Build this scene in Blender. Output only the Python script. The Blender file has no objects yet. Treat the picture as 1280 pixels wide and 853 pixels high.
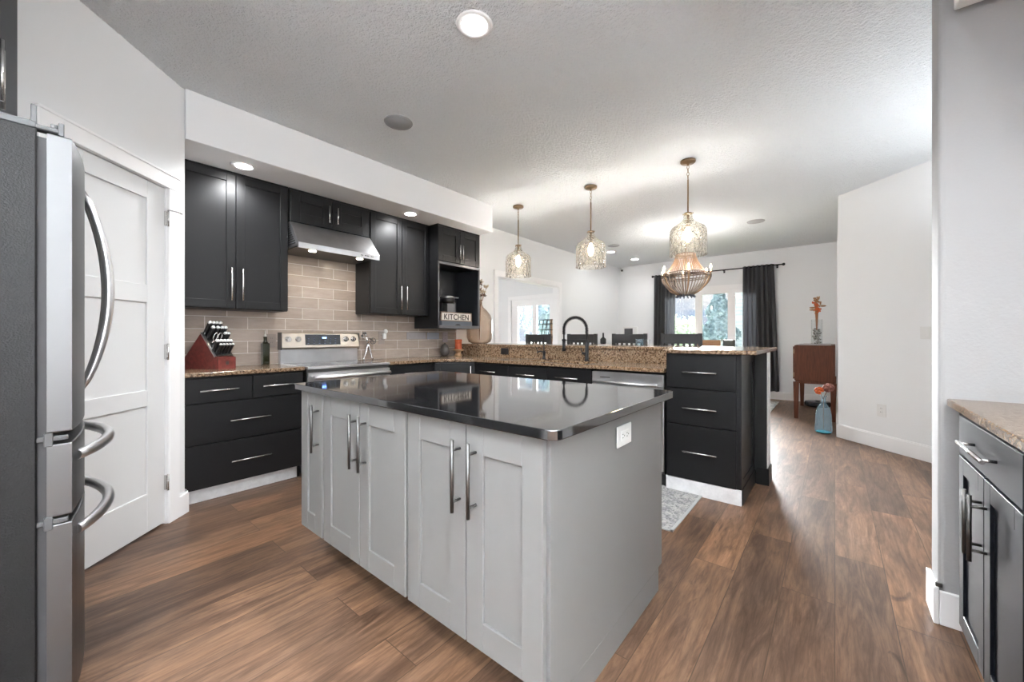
import bpy, bmesh, math, random
from mathutils import Vector, Matrix
PI = math.pi
R = math.radians
random.seed(7)
C = bpy.context.scene.collection
sc = bpy.context.scene

# ------------------------------------------------------------------ camera
H = 1.162
YAW = 39.5
cam = bpy.data.cameras.new('camera')
cam.sensor_width = 36.0
cam.lens = 489.5 / 1280 * 36.0
cam.shift_y = -5.5 / 1280
cam.clip_start = 0.02
cam.clip_end = 400
camo = bpy.data.objects.new('camera', cam)
C.objects.link(camo)
camo.location = (0, 0, H)
camo.rotation_euler = (R(90), 0, R(YAW - 90))
sc.camera = camo

# ------------------------------------------------------------------ exposure, world, lights
sc.view_settings.view_transform = 'Standard'
sc.view_settings.look = 'None'
sc.view_settings.gamma = 1
sc.view_settings.use_curve_mapping = False
sc.view_settings.exposure = 2.38
sc.cycles.max_bounces = 10
sc.cycles.diffuse_bounces = 5
sc.cycles.glossy_bounces = 5
sc.cycles.transparent_max_bounces = 16
sc.cycles.sample_clamp_indirect = 6
sc.cycles.caustics_reflective = False
sc.cycles.caustics_refractive = False
sc.cycles.use_denoising = True

CAN_W = 8.0        # recessed cans, kitchen
CAN_FAR = .9      # recessed cans, dining end
SOFFIT_W = 2.6
CHAND_W = 1.9
PEND_W = 58.0
UP_FILL_W = 265.0  # added uplights out of view, bounced off the ceiling as fill
DEN_FILL_W = 65.0     # added unseen lamp that brightens the room beyond the doorway
HOOD_W = 1.0
SUN_W = 26.0
REAR_FILL_W = 29.0       # added fill lamp in a made-up window behind the camera
SKY = .20

world = bpy.data.worlds.new('sky')
sc.world = world
world.use_nodes = True
wn = world.node_tree
wn.nodes.clear()
def wnode(t, **k):
    n = wn.nodes.new(t)
    for a, b in k.items():
        setattr(n, a, b)
    return n
tc = wnode('ShaderNodeTexCoord')
mp = wnode('ShaderNodeMapping'); mp.inputs['Scale'].default_value = (1, 1, 2.6)
nz = wnode('ShaderNodeTexNoise'); nz.inputs['Scale'].default_value = 5.5; nz.inputs['Detail'].default_value = 8; nz.inputs['Roughness'].default_value = .6
cr = wnode('ShaderNodeValToRGB')
cr.color_ramp.elements[0].position = .38; cr.color_ramp.elements[0].color = (.42, .56, .80, 1)
cr.color_ramp.elements[1].position = .54; cr.color_ramp.elements[1].color = (1.0, 1.0, 1.02, 1)
bg = wnode('ShaderNodeBackground'); bg.inputs['Strength'].default_value = SKY
wo = wnode('ShaderNodeOutputWorld')
wn.links.new(tc.outputs['Generated'], mp.inputs['Vector'])
wn.links.new(mp.outputs['Vector'], nz.inputs['Vector'])
wn.links.new(nz.outputs['Fac'], cr.inputs['Fac'])
wn.links.new(cr.outputs['Color'], bg.inputs['Color'])
wn.links.new(bg.outputs['Background'], wo.inputs['Surface'])

def lamp(name, kind, loc, energy, col=(1, 1, 1), direction=None, parent=None, **k):
    l = bpy.data.lights.new(name, kind)
    l.energy = energy
    l.color = col
    for a, b in k.items():
        setattr(l, a, b)
    o = bpy.data.objects.new(name, l)
    C.objects.link(o)
    o.location = loc
    if direction is not None:
        o.rotation_euler = Vector(direction).to_track_quat('-Z', 'Y').to_euler()
    if parent is not None:
        o.parent = parent
    return o
# soft low daylight arriving through the dining windows
lamp('daylight', 'SUN', (14, 4, 4), SUN_W, (.97, .98, 1.0), direction=(-1, -.27, -.22), angle=R(34))
# area lamp added for fill, set in a made-up window behind the camera
lamp('rear_window_fill', 'AREA', (-.8, -3.95, 1.4), REAR_FILL_W, (.97, .985, 1.0), direction=(.10, 1, .06), shape='RECTANGLE', size=2.4, size_y=1.8)

# ------------------------------------------------------------------ materials
MATS = {}
def mat(name, col, rough=.5, metal=0.0, **k):
    if name in MATS:
        return MATS[name]
    m = bpy.data.materials.new(name)
    m.use_nodes = True
    b = m.node_tree.nodes['Principled BSDF']
    b.inputs['Base Color'].default_value = (*col, 1)
    b.inputs['Roughness'].default_value = rough
    b.inputs['Metallic'].default_value = metal
    for a, v in k.items():
        b.inputs[a.replace('_', ' ')].default_value = v
    MATS[name] = m
    return m
def N(m, t, **k):
    n = m.node_tree.nodes.new(t)
    for a, b in k.items():
        setattr(n, a, b)
    return n
def Lk(m, a, b):
    m.node_tree.links.new(a, b)
def bsdf(m):
    return m.node_tree.nodes['Principled BSDF']
def pos(m, scale=(1, 1, 1), rot=(0, 0, 0), loc=(0, 0, 0), space='geo'):
    mp = N(m, 'ShaderNodeMapping')
    if space == 'geo':
        g = N(m, 'ShaderNodeNewGeometry'); Lk(m, g.outputs['Position'], mp.inputs['Vector'])
    else:
        g = N(m, 'ShaderNodeTexCoord'); Lk(m, g.outputs['Object'], mp.inputs['Vector'])
    mp.inputs['Scale'].default_value = scale
    mp.inputs['Rotation'].default_value = rot
    mp.inputs['Location'].default_value = loc
    return mp.outputs['Vector']
def noise(m, vec, scale, detail=3, rough=.5, dist=0):
    n = N(m, 'ShaderNodeTexNoise')
    n.inputs['Scale'].default_value = scale; n.inputs['Detail'].default_value = detail
    n.inputs['Roughness'].default_value = rough; n.inputs['Distortion'].default_value = dist
    Lk(m, vec, n.inputs['Vector'])
    return n
def ramp(m, fac, stops, interp='LINEAR'):
    r = N(m, 'ShaderNodeValToRGB')
    r.color_ramp.interpolation = interp
    e = r.color_ramp.elements
    while len(e) < len(stops):
        e.new(.5)
    for x, (p, c) in zip(e, stops):
        x.position = p
        x.color = (*c, 1) if len(c) == 3 else c
    Lk(m, fac, r.inputs['Fac'])
    return r.outputs['Color']
def bump(m, h, strength, dist=.01):
    b = N(m, 'ShaderNodeBump')
    b.inputs['Strength'].default_value = strength
    b.inputs['Distance'].default_value = dist
    Lk(m, h, b.inputs['Height'])
    Lk(m, b.outputs['Normal'], bsdf(m).inputs['Normal'])
def mixc(m, a, b, f, mode='MIX'):
    n = N(m, 'ShaderNodeMix', data_type='RGBA', blend_type=mode)
    if hasattr(f, 'links'):
        Lk(m, f, n.inputs[0])
    else:
        n.inputs[0].default_value = f
    for i, x in ((6, a), (7, b)):
        if hasattr(x, 'links'):
            Lk(m, x, n.inputs[i])
        else:
            n.inputs[i].default_value = (*x, 1)
    return n.outputs[2]

def emis(name, col, s):
    m = mat(name, (.8, .8, .8), .5)
    bsdf(m).inputs['Emission Color'].default_value = (*col, 1)
    bsdf(m).inputs['Emission Strength'].default_value = s
    return m

wall_m = mat('wall_paint', (.79, .80, .808), .75)
_v = pos(wall_m); bump(wall_m, noise(wall_m, _v, 90, 3).outputs['Fac'], .12, .004)
endwall_dim_m = mat('end_wall_paint_dimmed', (.37, .37, .372), .75)  # white wall paint darkened here to hold down the strong light on it
_v = pos(endwall_dim_m); bump(endwall_dim_m, noise(endwall_dim_m, _v, 90, 3).outputs['Fac'], .2, .004)
trim_m = mat('trim_paint', (.87, .87, .875), .4)
ceil_m = mat('ceiling_texture', (.90, .925, .94), .85)
_v = pos(ceil_m)
_n = noise(ceil_m, _v, 54, 5, .62)
bump(ceil_m, ramp(ceil_m, _n.outputs['Fac'], [(.35, (0, 0, 0)), (.65, (1, 1, 1))]), 1.0, .014)
door_m = mat('door_paint', (.66, .665, .67), .42)
black_m = mat('black_cabinet_paint', (.0055, .0055, .0060), .40)
bsdf(black_m).inputs['Specular IOR Level'].default_value = .30
_v = pos(black_m, (3, 3, 40)); bump(black_m, noise(black_m, _v, 8, 2).outputs['Fac'], .04, .002)
blackin_m = mat('black_cabinet_interior', (.012, .013, .016), .5)
toe_m = mat('toe_kick_vinyl', (.6, .6, .61), .5)
_v = pos(toe_m); Lk(toe_m, ramp(toe_m, noise(toe_m, _v, 14, 6, .7).outputs['Fac'], [(.3, (.58, .58, .585)), (.6, (.72, .72, .725))]), bsdf(toe_m).inputs['Base Color'])
isl_m = mat('island_grey_paint', (.172, .171, .169), .42)
steel_m = mat('stainless_steel', (.62, .62, .63), .30, 1.0)
_v = pos(steel_m, (1, 1, 90)); bump(steel_m, noise(steel_m, _v, 12, 2).outputs['Fac'], .06, .001)
_sn = noise(steel_m, pos(steel_m, (2, 2, 2)), 3, 4)
Lk(steel_m, ramp(steel_m, _sn.outputs['Fac'], [(.3, (.56, .56, .57)), (.7, (.70, .70, .71))]), bsdf(steel_m).inputs['Base Color'])
handle_m = mat('brushed_nickel', (.62, .61, .60), .27, 1.0)
dsteel_m = mat('dark_brushed_steel', (.125, .123, .12), .40, 1.0)
fridge_side_m = mat('fridge_side_textured_grey', (.006, .0062, .0065), .45)
bsdf(fridge_side_m).inputs['Specular IOR Level'].default_value = .28
_v = pos(fridge_side_m); bump(fridge_side_m, noise(fridge_side_m, _v, 220, 2).outputs['Fac'], .5, .003)
gasket_m = mat('dark_gasket', (.03, .03, .032), .6)
quartz_m = mat('black_quartz', (.012, .012, .013), .055)
bsdf(quartz_m).inputs['IOR'].default_value = 2.25
_v = pos(quartz_m)
Lk(quartz_m, ramp(quartz_m, noise(quartz_m, _v, 600, 2, .5).outputs['Fac'], [(.62, (.010, .010, .011)), (.72, (.07, .07, .07))]), bsdf(quartz_m).inputs['Base Color'])

def granite(name, gain=1.0):
    m = mat(name, (.3, .2, .12), .16)
    v = pos(m)
    n1 = noise(m, v, 58, 6, .66)
    n2 = noise(m, v, 120, 4, .6)
    a = ramp(m, n1.outputs['Fac'], [(.36, (.02, .015, .012)), (.43, (.12, .070, .036)), (.52, (.225, .150, .092)), (.60, (.33, .245, .165)), (.68, (.16, .125, .10))])
    b = ramp(m, n2.outputs['Fac'], [(.38, (.18, .15, .13)), (.47, (1, 1, 1)), (.62, (1, 1, 1)), (.7, (1.25, 1.2, 1.15))])
    Lk(m, mixc(m, a, b, .85, 'MULTIPLY'), bsdf(m).inputs['Base Color'])
    return m
granite_m = granite('brown_granite')

# wood plank floor: planks run along X
floor_m = mat('oak_plank_floor', (.2, .12, .07), .40)
_v = pos(floor_m)
bsdf(floor_m).inputs['Specular IOR Level'].default_value = .38
br = N(floor_m, 'ShaderNodeTexBrick')
br.offset = .37; br.offset_frequency = 2; br.squash = 1
br.inputs['Scale'].default_value = 1
br.inputs['Brick Width'].default_value = 1.35
br.inputs['Row Height'].default_value = .19
br.inputs['Mortar Size'].default_value = .0016
br.inputs['Mortar Smooth'].default_value = .2
br.inputs['Bias'].default_value = 0
br.inputs['Color1'].default_value = (0, 0, 0, 1); br.inputs['Color2'].default_value = (1, 1, 1, 1); br.inputs['Mortar'].default_value = (.5, .5, .5, 1)
Lk(floor_m, _v, br.inputs['Vector'])
# per plank offset of the grain
sep = N(floor_m, 'ShaderNodeSeparateColor'); Lk(floor_m, br.outputs['Color'], sep.inputs['Color'])
mul = N(floor_m, 'ShaderNodeMath', operation='MULTIPLY'); Lk(floor_m, sep.outputs[0], mul.inputs[0]); mul.inputs[1].default_value = 37
cmb = N(floor_m, 'ShaderNodeCombineXYZ'); Lk(floor_m, mul.outputs[0], cmb.inputs[2]); Lk(floor_m, mul.outputs[0], cmb.inputs[0])
add = N(floor_m, 'ShaderNodeVectorMath', operation='ADD'); Lk(floor_m, _v, add.inputs[0]); Lk(floor_m, cmb.outputs[0], add.inputs[1])
ms = N(floor_m, 'ShaderNodeMapping'); ms.inputs['Scale'].default_value = (1.3, 11, 1); Lk(floor_m, add.outputs[0], ms.inputs['Vector'])
g1 = noise(floor_m, ms.outputs[0], 1.6, 10, .70, 1.3)
ms2 = N(floor_m, 'ShaderNodeMapping'); ms2.inputs['Scale'].default_value = (1.0, 3.2, 1); Lk(floor_m, add.outputs[0], ms2.inputs['Vector'])
g2 = noise(floor_m, ms2.outputs[0], 1.5, 5, .6, .8)
wv = N(floor_m, 'ShaderNodeTexWave'); wv.bands_direction = 'Y'; wv.inputs['Scale'].default_value = 7; wv.inputs['Distortion'].default_value = 14; wv.inputs['Detail'].default_value = 3; wv.inputs['Detail Scale'].default_value = 1.2
ms3 = N(floor_m, 'ShaderNodeMapping'); ms3.inputs['Scale'].default_value = (.35, 1.6, 1); Lk(floor_m, add.outputs[0], ms3.inputs['Vector']); Lk(floor_m, ms3.outputs[0], wv.inputs['Vector'])
c1 = ramp(floor_m, g1.outputs['Fac'], [(.30, (.070, .037, .021)), (.45, (.128, .072, .043)), (.58, (.188, .110, .067)), (.74, (.26, .162, .104))])
c2 = ramp(floor_m, g2.outputs['Fac'], [(.33, (.52, .52, .55)), (.50, (.92, .92, .93)), (.66, (1.22, 1.19, 1.14))])
c3 = mixc(floor_m, c1, c2, .85, 'MULTIPLY')
c4 = mixc(floor_m, c3, ramp(floor_m, sep.outputs[0], [(0, (.72, .72, .74)), (.5, (1, 1, 1)), (1, (1.34, 1.28, 1.20))]), .9, 'MULTIPLY')
c5 = mixc(floor_m, c4, ramp(floor_m, wv.outputs['Fac'], [(.0, (.74, .71, .69)), (.30, (1, 1, 1)), (1, (1.03, 1.03, 1.03))]), .5, 'MULTIPLY')
ms4 = N(floor_m, 'ShaderNodeMapping'); ms4.inputs['Scale'].default_value = (5, 75, 1); Lk(floor_m, add.outputs[0], ms4.inputs['Vector'])
g4 = noise(floor_m, ms4.outputs[0], 1.6, 4, .7, .4)
c5 = mixc(floor_m, c5, ramp(floor_m, g4.outputs['Fac'], [(.34, (.74, .72, .70)), (.52, (1, 1, 1)), (.7, (1.14, 1.13, 1.12))]), .75, 'MULTIPLY')
kn = noise(floor_m, ms2.outputs[0], 3.3, 3, .5, 1.2)
c5 = mixc(floor_m, c5, ramp(floor_m, kn.outputs['Fac'], [(.24, (.35, .33, .32)), (.31, (1, 1, 1))]), .9, 'MULTIPLY')
c6 = mixc(floor_m, c5, (.05, .030, .018), br.outputs['Fac'])
Lk(floor_m, c6, bsdf(floor_m).inputs['Base Color'])
bump(floor_m, g1.outputs['Fac'], .10, .003)

# subway backsplash tile
tile_m = mat('taupe_subway_tile', (.4, .34, .3), .22)
_g = N(tile_m, 'ShaderNodeNewGeometry')
_s = N(tile_m, 'ShaderNodeSeparateXYZ'); Lk(tile_m, _g.outputs['Position'], _s.inputs[0])
_a1 = N(tile_m, 'ShaderNodeMath', operation='ADD'); Lk(tile_m, _s.outputs[0], _a1.inputs[0]); _a1.inputs[1].default_value = 10 * .302 - 1.015 + .151
_a2 = N(tile_m, 'ShaderNodeMath', operation='ADD'); Lk(tile_m, _s.outputs[2], _a2.inputs[0]); _a2.inputs[1].default_value = -.914 + .104 * 20
_c = N(tile_m, 'ShaderNodeCombineXYZ'); Lk(tile_m, _a1.outputs[0], _c.inputs[0]); Lk(tile_m, _a2.outputs[0], _c.inputs[1])
tb = N(tile_m, 'ShaderNodeTexBrick'); tb.offset = .5; tb.offset_frequency = 2
for a, b in (('Scale', 1), ('Brick Width', .302), ('Row Height', .104), ('Mortar Size', .0026), ('Mortar Smooth', .15), ('Bias', 0)):
    tb.inputs[a].default_value = b
tb.inputs['Color1'].default_value = (.30, .245, .21, 1); tb.inputs['Color2'].default_value = (.39, .325, .28, 1); tb.inputs['Mortar'].default_value = (.68, .62, .56, 1)
Lk(tile_m, _c.outputs[0], tb.inputs['Vector'])
_tn = noise(tile_m, pos(tile_m, (1, 1, 4)), 9, 4, .6)
Lk(tile_m, mixc(tile_m, tb.outputs['Color'], ramp(tile_m, _tn.outputs['Fac'], [(.3, (.85, .85, .86)), (.7, (1.12, 1.12, 1.1))]), .8, 'MULTIPLY'), bsdf(tile_m).inputs['Base Color'])
_inv = N(tile_m, 'ShaderNodeMath', operation='SUBTRACT'); _inv.inputs[0].default_value = 1; Lk(tile_m, tb.outputs['Fac'], _inv.inputs[1])
bump(tile_m, _inv.outputs[0], .5, .003)

def wood(name, ca, cb, rough=.35, scale=(1, 1, 8), ns=7):
    m = mat(name, ca, rough)
    v = pos(m, scale)
    n = noise(m, v, ns, 6, .6, .6)
    Lk(m, ramp(m, n.outputs['Fac'], [(.35, ca), (.65, cb)]), bsdf(m).inputs['Base Color'])
    return m
walnut_m = wood('reddish_walnut', (.075, .023, .012), (.125, .042, .021), .5, (8, 8, .8))
bsdf(walnut_m).inputs['Specular IOR Level'].default_value = .2
block_m = wood('red_stained_block_wood', (.10, .020, .016), (.19, .036, .030), .35, (5, 5, 5))
oakc_m = wood('warm_oak_chair_wood', (.22, .11, .05), (.34, .18, .09), .4)
redwood_m = wood('red_brown_candle', (.42, .07, .02), (.52, .11, .035), .45)
ltwood_m = wood('light_turned_wood', (.32, .19, .10), (.45, .29, .16), .45)
blackwood_m = mat('black_painted_wood', (.018, .018, .019), .42)
chrome_m = mat('polished_chrome', (.8, .8, .8), .12, 1.0)
white_pl = mat('white_plastic', (.72, .72, .71), .35)
black_pl = mat('black_plastic', (.012, .012, .013), .3)
grey_pl = mat('grey_plastic', (.06, .062, .065), .45)
blackmetal_m = mat('matte_black_metal', (.015, .015, .017), .32, .6)
bronze_m = mat('aged_brass', (.30, .21, .13), .35, 1.0)
screen_m = mat('glossy_black_glass', (.006, .007, .010), .06)
cooktop_m = mat('black_ceramic_glass', (.01, .01, .011), .07)
blue_led = emis('blue_display_light', (.08, .25, 1.0), 2.2)
lens_m = emis('lit_lamp_lens', (1, .98, .96), 9)
bulb_m = emis('warm_bulb_glow', (1, .78, .50), 7)
hoodlens_m = emis('warm_hood_lens', (1, .88, .68), 12)
speaker_m = mat('speaker_grille_grey', (.30, .30, .305), .7)
curtain_m = mat('charcoal_curtain_fabric', (.13, .133, .138), .9)
_v = pos(curtain_m); bump(curtain_m, noise(curtain_m, _v, 300, 2).outputs['Fac'], .3, .002)
bead_m = mat('tan_wood_beads', (.27, .155, .09), .5)
beadg_m = mat('grey_wash_beads', (.20, .155, .12), .5)
bluegrey_m = mat('blue_grey_beads', (.10, .12, .17), .4)
paper_m = mat('printed_sign_cream', (.62, .58, .52), .7)
signtext_m = mat('sign_dark_brown_lettering', (.05, .035, .03), .7)
signframe_m = wood('weathered_sign_frame', (.13, .085, .06), (.24, .17, .125), .6)
tray_m = mat('grey_blue_storage_drawer', (.085, .10, .12), .45)
orange_m = mat('burnt_orange_petals', (.55, .10, .015), .7)
dried_m = mat('dried_tan_petals', (.30, .16, .07), .8)
darkpetal_m = mat('dusty_plum_petals', (.22, .085, .065), .8)
stem_m = mat('dried_stem_brown', (.18, .085, .035), .8)
cream_m = mat('cream_dried_bloom', (.55, .46, .34), .8)
stone_m = mat('grey_and_white_pebbles', (.3, .3, .29), .5)
_v = pos(stone_m); Lk(stone_m, ramp(stone_m, noise(stone_m, _v, 60, 2).outputs['Fac'], [(.42, (.10, .10, .10)), (.58, (.55, .53, .49))]), bsdf(stone_m).inputs['Base Color'])
def rugmat(name, base, dark, sc_):
    m = mat(name, base, .95)
    v = pos(m)
    n = noise(m, v, sc_, 7, .75, .6)
    n2 = noise(m, v, sc_ * .25, 3, .6)
    a = ramp(m, n.outputs['Fac'], [(.40, dark), (.50, base), (.62, tuple(min(1, x * 1.25) for x in base))])
    Lk(m, mixc(m, a, ramp(m, n2.outputs['Fac'], [(.4, (.66, .67, .70)), (.6, (1.05, 1.04, 1.02))]), .8, 'MULTIPLY'), bsdf(m).inputs['Base Color'])
    bump(m, n.outputs['Fac'], .4, .004)
    return m
rug_m = rugmat('distressed_grey_rug', (.40, .395, .385), (.17, .175, .18), 75)
rugb_m = mat('rug_binding', (.40, .40, .39), .9)
rug2_m = rugmat('pale_faded_rug', (.52, .51, .49), (.25, .29, .29), 14)

def thin_glass(name, tint, rough=.02, rip=0.0, ripscale=20, power=4.0, edge=(.55, .55, .55), refl=.9, body=0.0, bodycol=(.8, .8, .8)):
    """clear sheet glass: fresnel mix of see-through and mirror, optional hammered ripple"""
    m = bpy.data.materials.new(name); m.use_nodes = True
    nt = m.node_tree; nt.nodes.clear()
    out = N(m, 'ShaderNodeOutputMaterial'); mx = N(m, 'ShaderNodeMixShader')
    tr = N(m, 'ShaderNodeBsdfTransparent'); gl = N(m, 'ShaderNodeBsdfGlossy')
    gl.inputs['Roughness'].default_value = rough; gl.inputs['Color'].default_value = (refl, refl, refl, 1)
    lw = N(m, 'ShaderNodeLayerWeight'); lw.inputs['Blend'].default_value = .5
    if rip > 0:
        v = pos(m, space='obj')
        n = noise(m, v, ripscale, 3, .5, .4)
        b = N(m, 'ShaderNodeBump'); b.inputs['Strength'].default_value = rip; b.inputs['Distance'].default_value = .05
        Lk(m, n.outputs['Fac'], b.inputs['Height'])
        for x in (gl, lw):
            Lk(m, b.outputs['Normal'], x.inputs['Normal'])
    c = ramp(m, lw.outputs['Facing'], [(.25, tint), (.95, edge)])
    Lk(m, c, tr.inputs['Color'])
    pw = N(m, 'ShaderNodeMath', operation='POWER'); Lk(m, lw.outputs['Facing'], pw.inputs[0]); pw.inputs[1].default_value = power
    fr = N(m, 'ShaderNodeMath', operation='MULTIPLY_ADD'); Lk(m, pw.outputs[0], fr.inputs[0]); fr.inputs[1].default_value = .80; fr.inputs[2].default_value = .05
    Lk(m, fr.outputs[0], mx.inputs[0]); Lk(m, tr.outputs[0], mx.inputs[1]); Lk(m, gl.outputs[0], mx.inputs[2])
    if body > 0:
        df = N(m, 'ShaderNodeBsdfTranslucent'); df.inputs['Color'].default_value = (*bodycol, 1)
        d2 = N(m, 'ShaderNodeBsdfDiffuse'); d2.inputs['Color'].default_value = (*bodycol, 1)
        mm = N(m, 'ShaderNodeMixShader'); mm.inputs[0].default_value = .5
        Lk(m, df.outputs[0], mm.inputs[1]); Lk(m, d2.outputs[0], mm.inputs[2])
        m2 = N(m, 'ShaderNodeMixShader'); m2.inputs[0].default_value = body
        Lk(m, mx.outputs[0], m2.inputs[1]); Lk(m, mm.outputs[0], m2.inputs[2])
        Lk(m, m2.outputs[0], out.inputs['Surface'])
    else:
        Lk(m, mx.outputs[0], out.inputs['Surface'])
    return m
pane_m = thin_glass('window_glass', (.97, .98, .98), .01, edge=(.8, .84, .84))
shade_m = thin_glass('rippled_clear_glass', (.93, .915, .89), .06, rip=1.0, ripscale=24, power=2.6, edge=(.42, .40, .37), body=.018, bodycol=(.9, .85, .76))
amber_m = thin_glass('smoky_amber_glass', (.86, .77, .69), .04, rip=.15, ripscale=9, edge=(.42, .33, .27), body=.06, bodycol=(.55, .38, .27))
blueg_m = thin_glass('pale_blue_glass', (.86, .93, .97), .04, rip=.35, ripscale=34, edge=(.30, .52, .62), body=.10, bodycol=(.45, .66, .78))
clearg_m = thin_glass('clear_vase_glass', (.95, .96, .96), .02, edge=(.84, .86, .86))
oliveg_m = mat('dark_olive_glass', (.012, .014, .005), .08)

# ------------------------------------------------------------------ mesh helpers
def NB():
    return bmesh.new()
def _finish(bm, geom_before, M):
    vs = [v for v in bm.verts if v not in geom_before]
    if M is not None:
        bmesh.ops.transform(bm, matrix=M, verts=vs)
def bx(bm, x0, x1, y0, y1, z0, z1, bev=0.0, M=None, seg=1):
    before = set(bm.verts)
    x0, x1 = min(x0, x1), max(x0, x1); y0, y1 = min(y0, y1), max(y0, y1); z0, z1 = min(z0, z1), max(z0, z1)
    r = bmesh.ops.create_cube(bm, size=1)
    for v in r['verts']:
        v.co = Vector((x0 + (v.co.x + .5) * (x1 - x0), y0 + (v.co.y + .5) * (y1 - y0), z0 + (v.co.z + .5) * (z1 - z0)))
    if bev > 0:
        es = list({e for v in r['verts'] for e in v.link_edges})
        bmesh.ops.bevel(bm, geom=es, offset=bev, segments=seg, affect='EDGES', profile=.5)
    _finish(bm, before, M)
    return bm
def prism(bm, pts, z0, z1, M=None, bev=0.0):
    """pts: xy outline, extruded along z"""
    before = set(bm.verts)
    lo = [bm.verts.new((x, y, z0)) for x, y in pts]
    f = bm.faces.new(lo)
    r = bmesh.ops.extrude_face_region(bm, geom=[f])
    top = [v for v in r['geom'] if isinstance(v, bmesh.types.BMVert)]
    for v in top:
        v.co.z = z1
    new = [v for v in bm.verts if v not in before]
    bmesh.ops.recalc_face_normals(bm, faces=list({f for v in new for f in v.link_faces}))
    if bev > 0:
        es = [e for e in {e for v in new for e in v.link_edges} if abs(e.verts[0].co.z - e.verts[1].co.z) < 1e-6]
        bmesh.ops.bevel(bm, geom=es, offset=bev, segments=2, affect='EDGES', profile=.5)
    _finish(bm, before, M)
    return bm
def tube(bm, pts, r, n=10, closed=False, flat=1.0, rad=None):
    """round tube through the points; flat squashes the second axis"""
    P = [Vector(p) for p in pts]
    rings = []
    m = len(P)
    up0 = None
    for i, p in enumerate(P):
        if closed:
            t = (P[(i + 1) % m] - P[i - 1]).normalized()
        else:
            t = (P[min(i + 1, m - 1)] - P[max(i - 1, 0)]).normalized()
        if up0 is None:
            up0 = Vector((0, 0, 1)) if abs(t.z) < .9 else Vector((1, 0, 0))
        a = t.cross(up0)
        if a.length < 1e-5:
            a = t.orthogonal()
        a.normalize()
        b = a.cross(t).normalized()
        up0 = b
        rr = rad[i] if rad else r
        rings.append([bm.verts.new(p + a * math.cos(2 * PI * k / n) * rr + b * math.sin(2 * PI * k / n) * rr * flat) for k in range(n)])
    rng = range(m) if closed else range(m - 1)
    for i in rng:
        A, B = rings[i], rings[(i + 1) % m]
        for k in range(n):
            f = bm.faces.new((A[k], A[(k + 1) % n], B[(k + 1) % n], B[k])); f.smooth = True
    if not closed:
        bm.faces.new(rings[0]); bm.faces.new(list(reversed(rings[-1])))
    return bm
def cyl(bm, p0, p1, r, n=16):
    return tube(bm, [p0, p1], r, n)
def lathe(bm, prof, n=32, c=(0, 0, 0), cap=True, smooth=True):
    """prof: (radius, z) list"""
    rings = []
    for r, z in prof:
        if r < 1e-6:
            rings.append([bm.verts.new((c[0], c[1], c[2] + z))])
        else:
            rings.append([bm.verts.new((c[0] + r * math.cos(2 * PI * k / n), c[1] + r * math.sin(2 * PI * k / n), c[2] + z)) for k in range(n)])
    for A, B in zip(rings, rings[1:]):
        for k in range(n):
            if len(A) == 1 and len(B) == 1:
                continue
            if len(A) == 1:
                f = bm.faces.new((A[0], B[(k + 1) % n], B[k]))
            elif len(B) == 1:
                f = bm.faces.new((A[k], A[(k + 1) % n], B[0]))
            else:
                f = bm.faces.new((A[k], A[(k + 1) % n], B[(k + 1) % n], B[k]))
            f.smooth = smooth
    if cap:
        if len(rings[0]) > 1:
            bm.faces.new(list(reversed(rings[0])))
        if len(rings[-1]) > 1:
            bm.faces.new(rings[-1])
    return bm
def sph(bm, c, r, n=10, squash=(1, 1, 1)):
    before = set(bm.verts)
    bmesh.ops.create_uvsphere(bm, u_segments=n, v_segments=max(4, n * 2 // 3), radius=r)
    for v in bm.verts:
        if v not in before:
            v.co = Vector((v.co.x * squash[0] + c[0], v.co.y * squash[1] + c[1], v.co.z * squash[2] + c[2]))
            for f in v.link_faces:
                f.smooth = True
    return bm
def obj(name, bm, m, parent=None, loc=None, rotz=None, recalc=True):
    if recalc:
        bmesh.ops.recalc_face_normals(bm, faces=bm.faces[:])
    me = bpy.data.meshes.new(name)
    bm.to_mesh(me); bm.free()
    me.materials.append(m)
    o = bpy.data.objects.new(name, me)
    C.objects.link(o)
    if parent is not None:
        o.parent = parent
    if loc is not None:
        o.location = loc
    if rotz is not None:
        o.rotation_euler[2] = rotz
    return o
def thing(name, label, cat, loc=(0, 0, 0), rotz=0, group=None):
    o = bpy.data.objects.new(name, None)
    C.objects.link(o)
    o.empty_display_size = .1
    o.location = loc; o.rotation_euler = (0, 0, rotz)
    o['label'] = label; o['category'] = cat
    if group:
        o['group'] = group
    return o
def tag(o, label, cat, group=None, kind=None):
    o['label'] = label; o['category'] = cat
    if group:
        o['group'] = group
    if kind:
        o['kind'] = kind
    return o
def struct(name, bm, m, label=None, parent=None):
    o = obj(name, bm, m, parent)
    if parent is None:
        o['kind'] = 'structure'
        o['category'] = name.split('_')[0]
        o['label'] = label or ''
    return o
def copy_tree(src, parent=None):
    c = src.copy(); C.objects.link(c)
    if parent is not None:
        c.parent = parent
    for ch in list(src.children):
        copy_tree(ch, c)
    return c
def seg_quad(bm, p0, p1, thick, z0, z1, side=1):
    """wall slab standing on the line p0-p1, its face on the line and its thickness to the right (side=1)"""
    d = Vector((p1[0] - p0[0], p1[1] - p0[1])).normalized()
    n = Vector((d.y, -d.x)) * side * thick
    return prism(bm, [p0, p1, (p1[0] + n.x, p1[1] + n.y), (p0[0] + n.x, p0[1] + n.y)], z0, z1)

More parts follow.
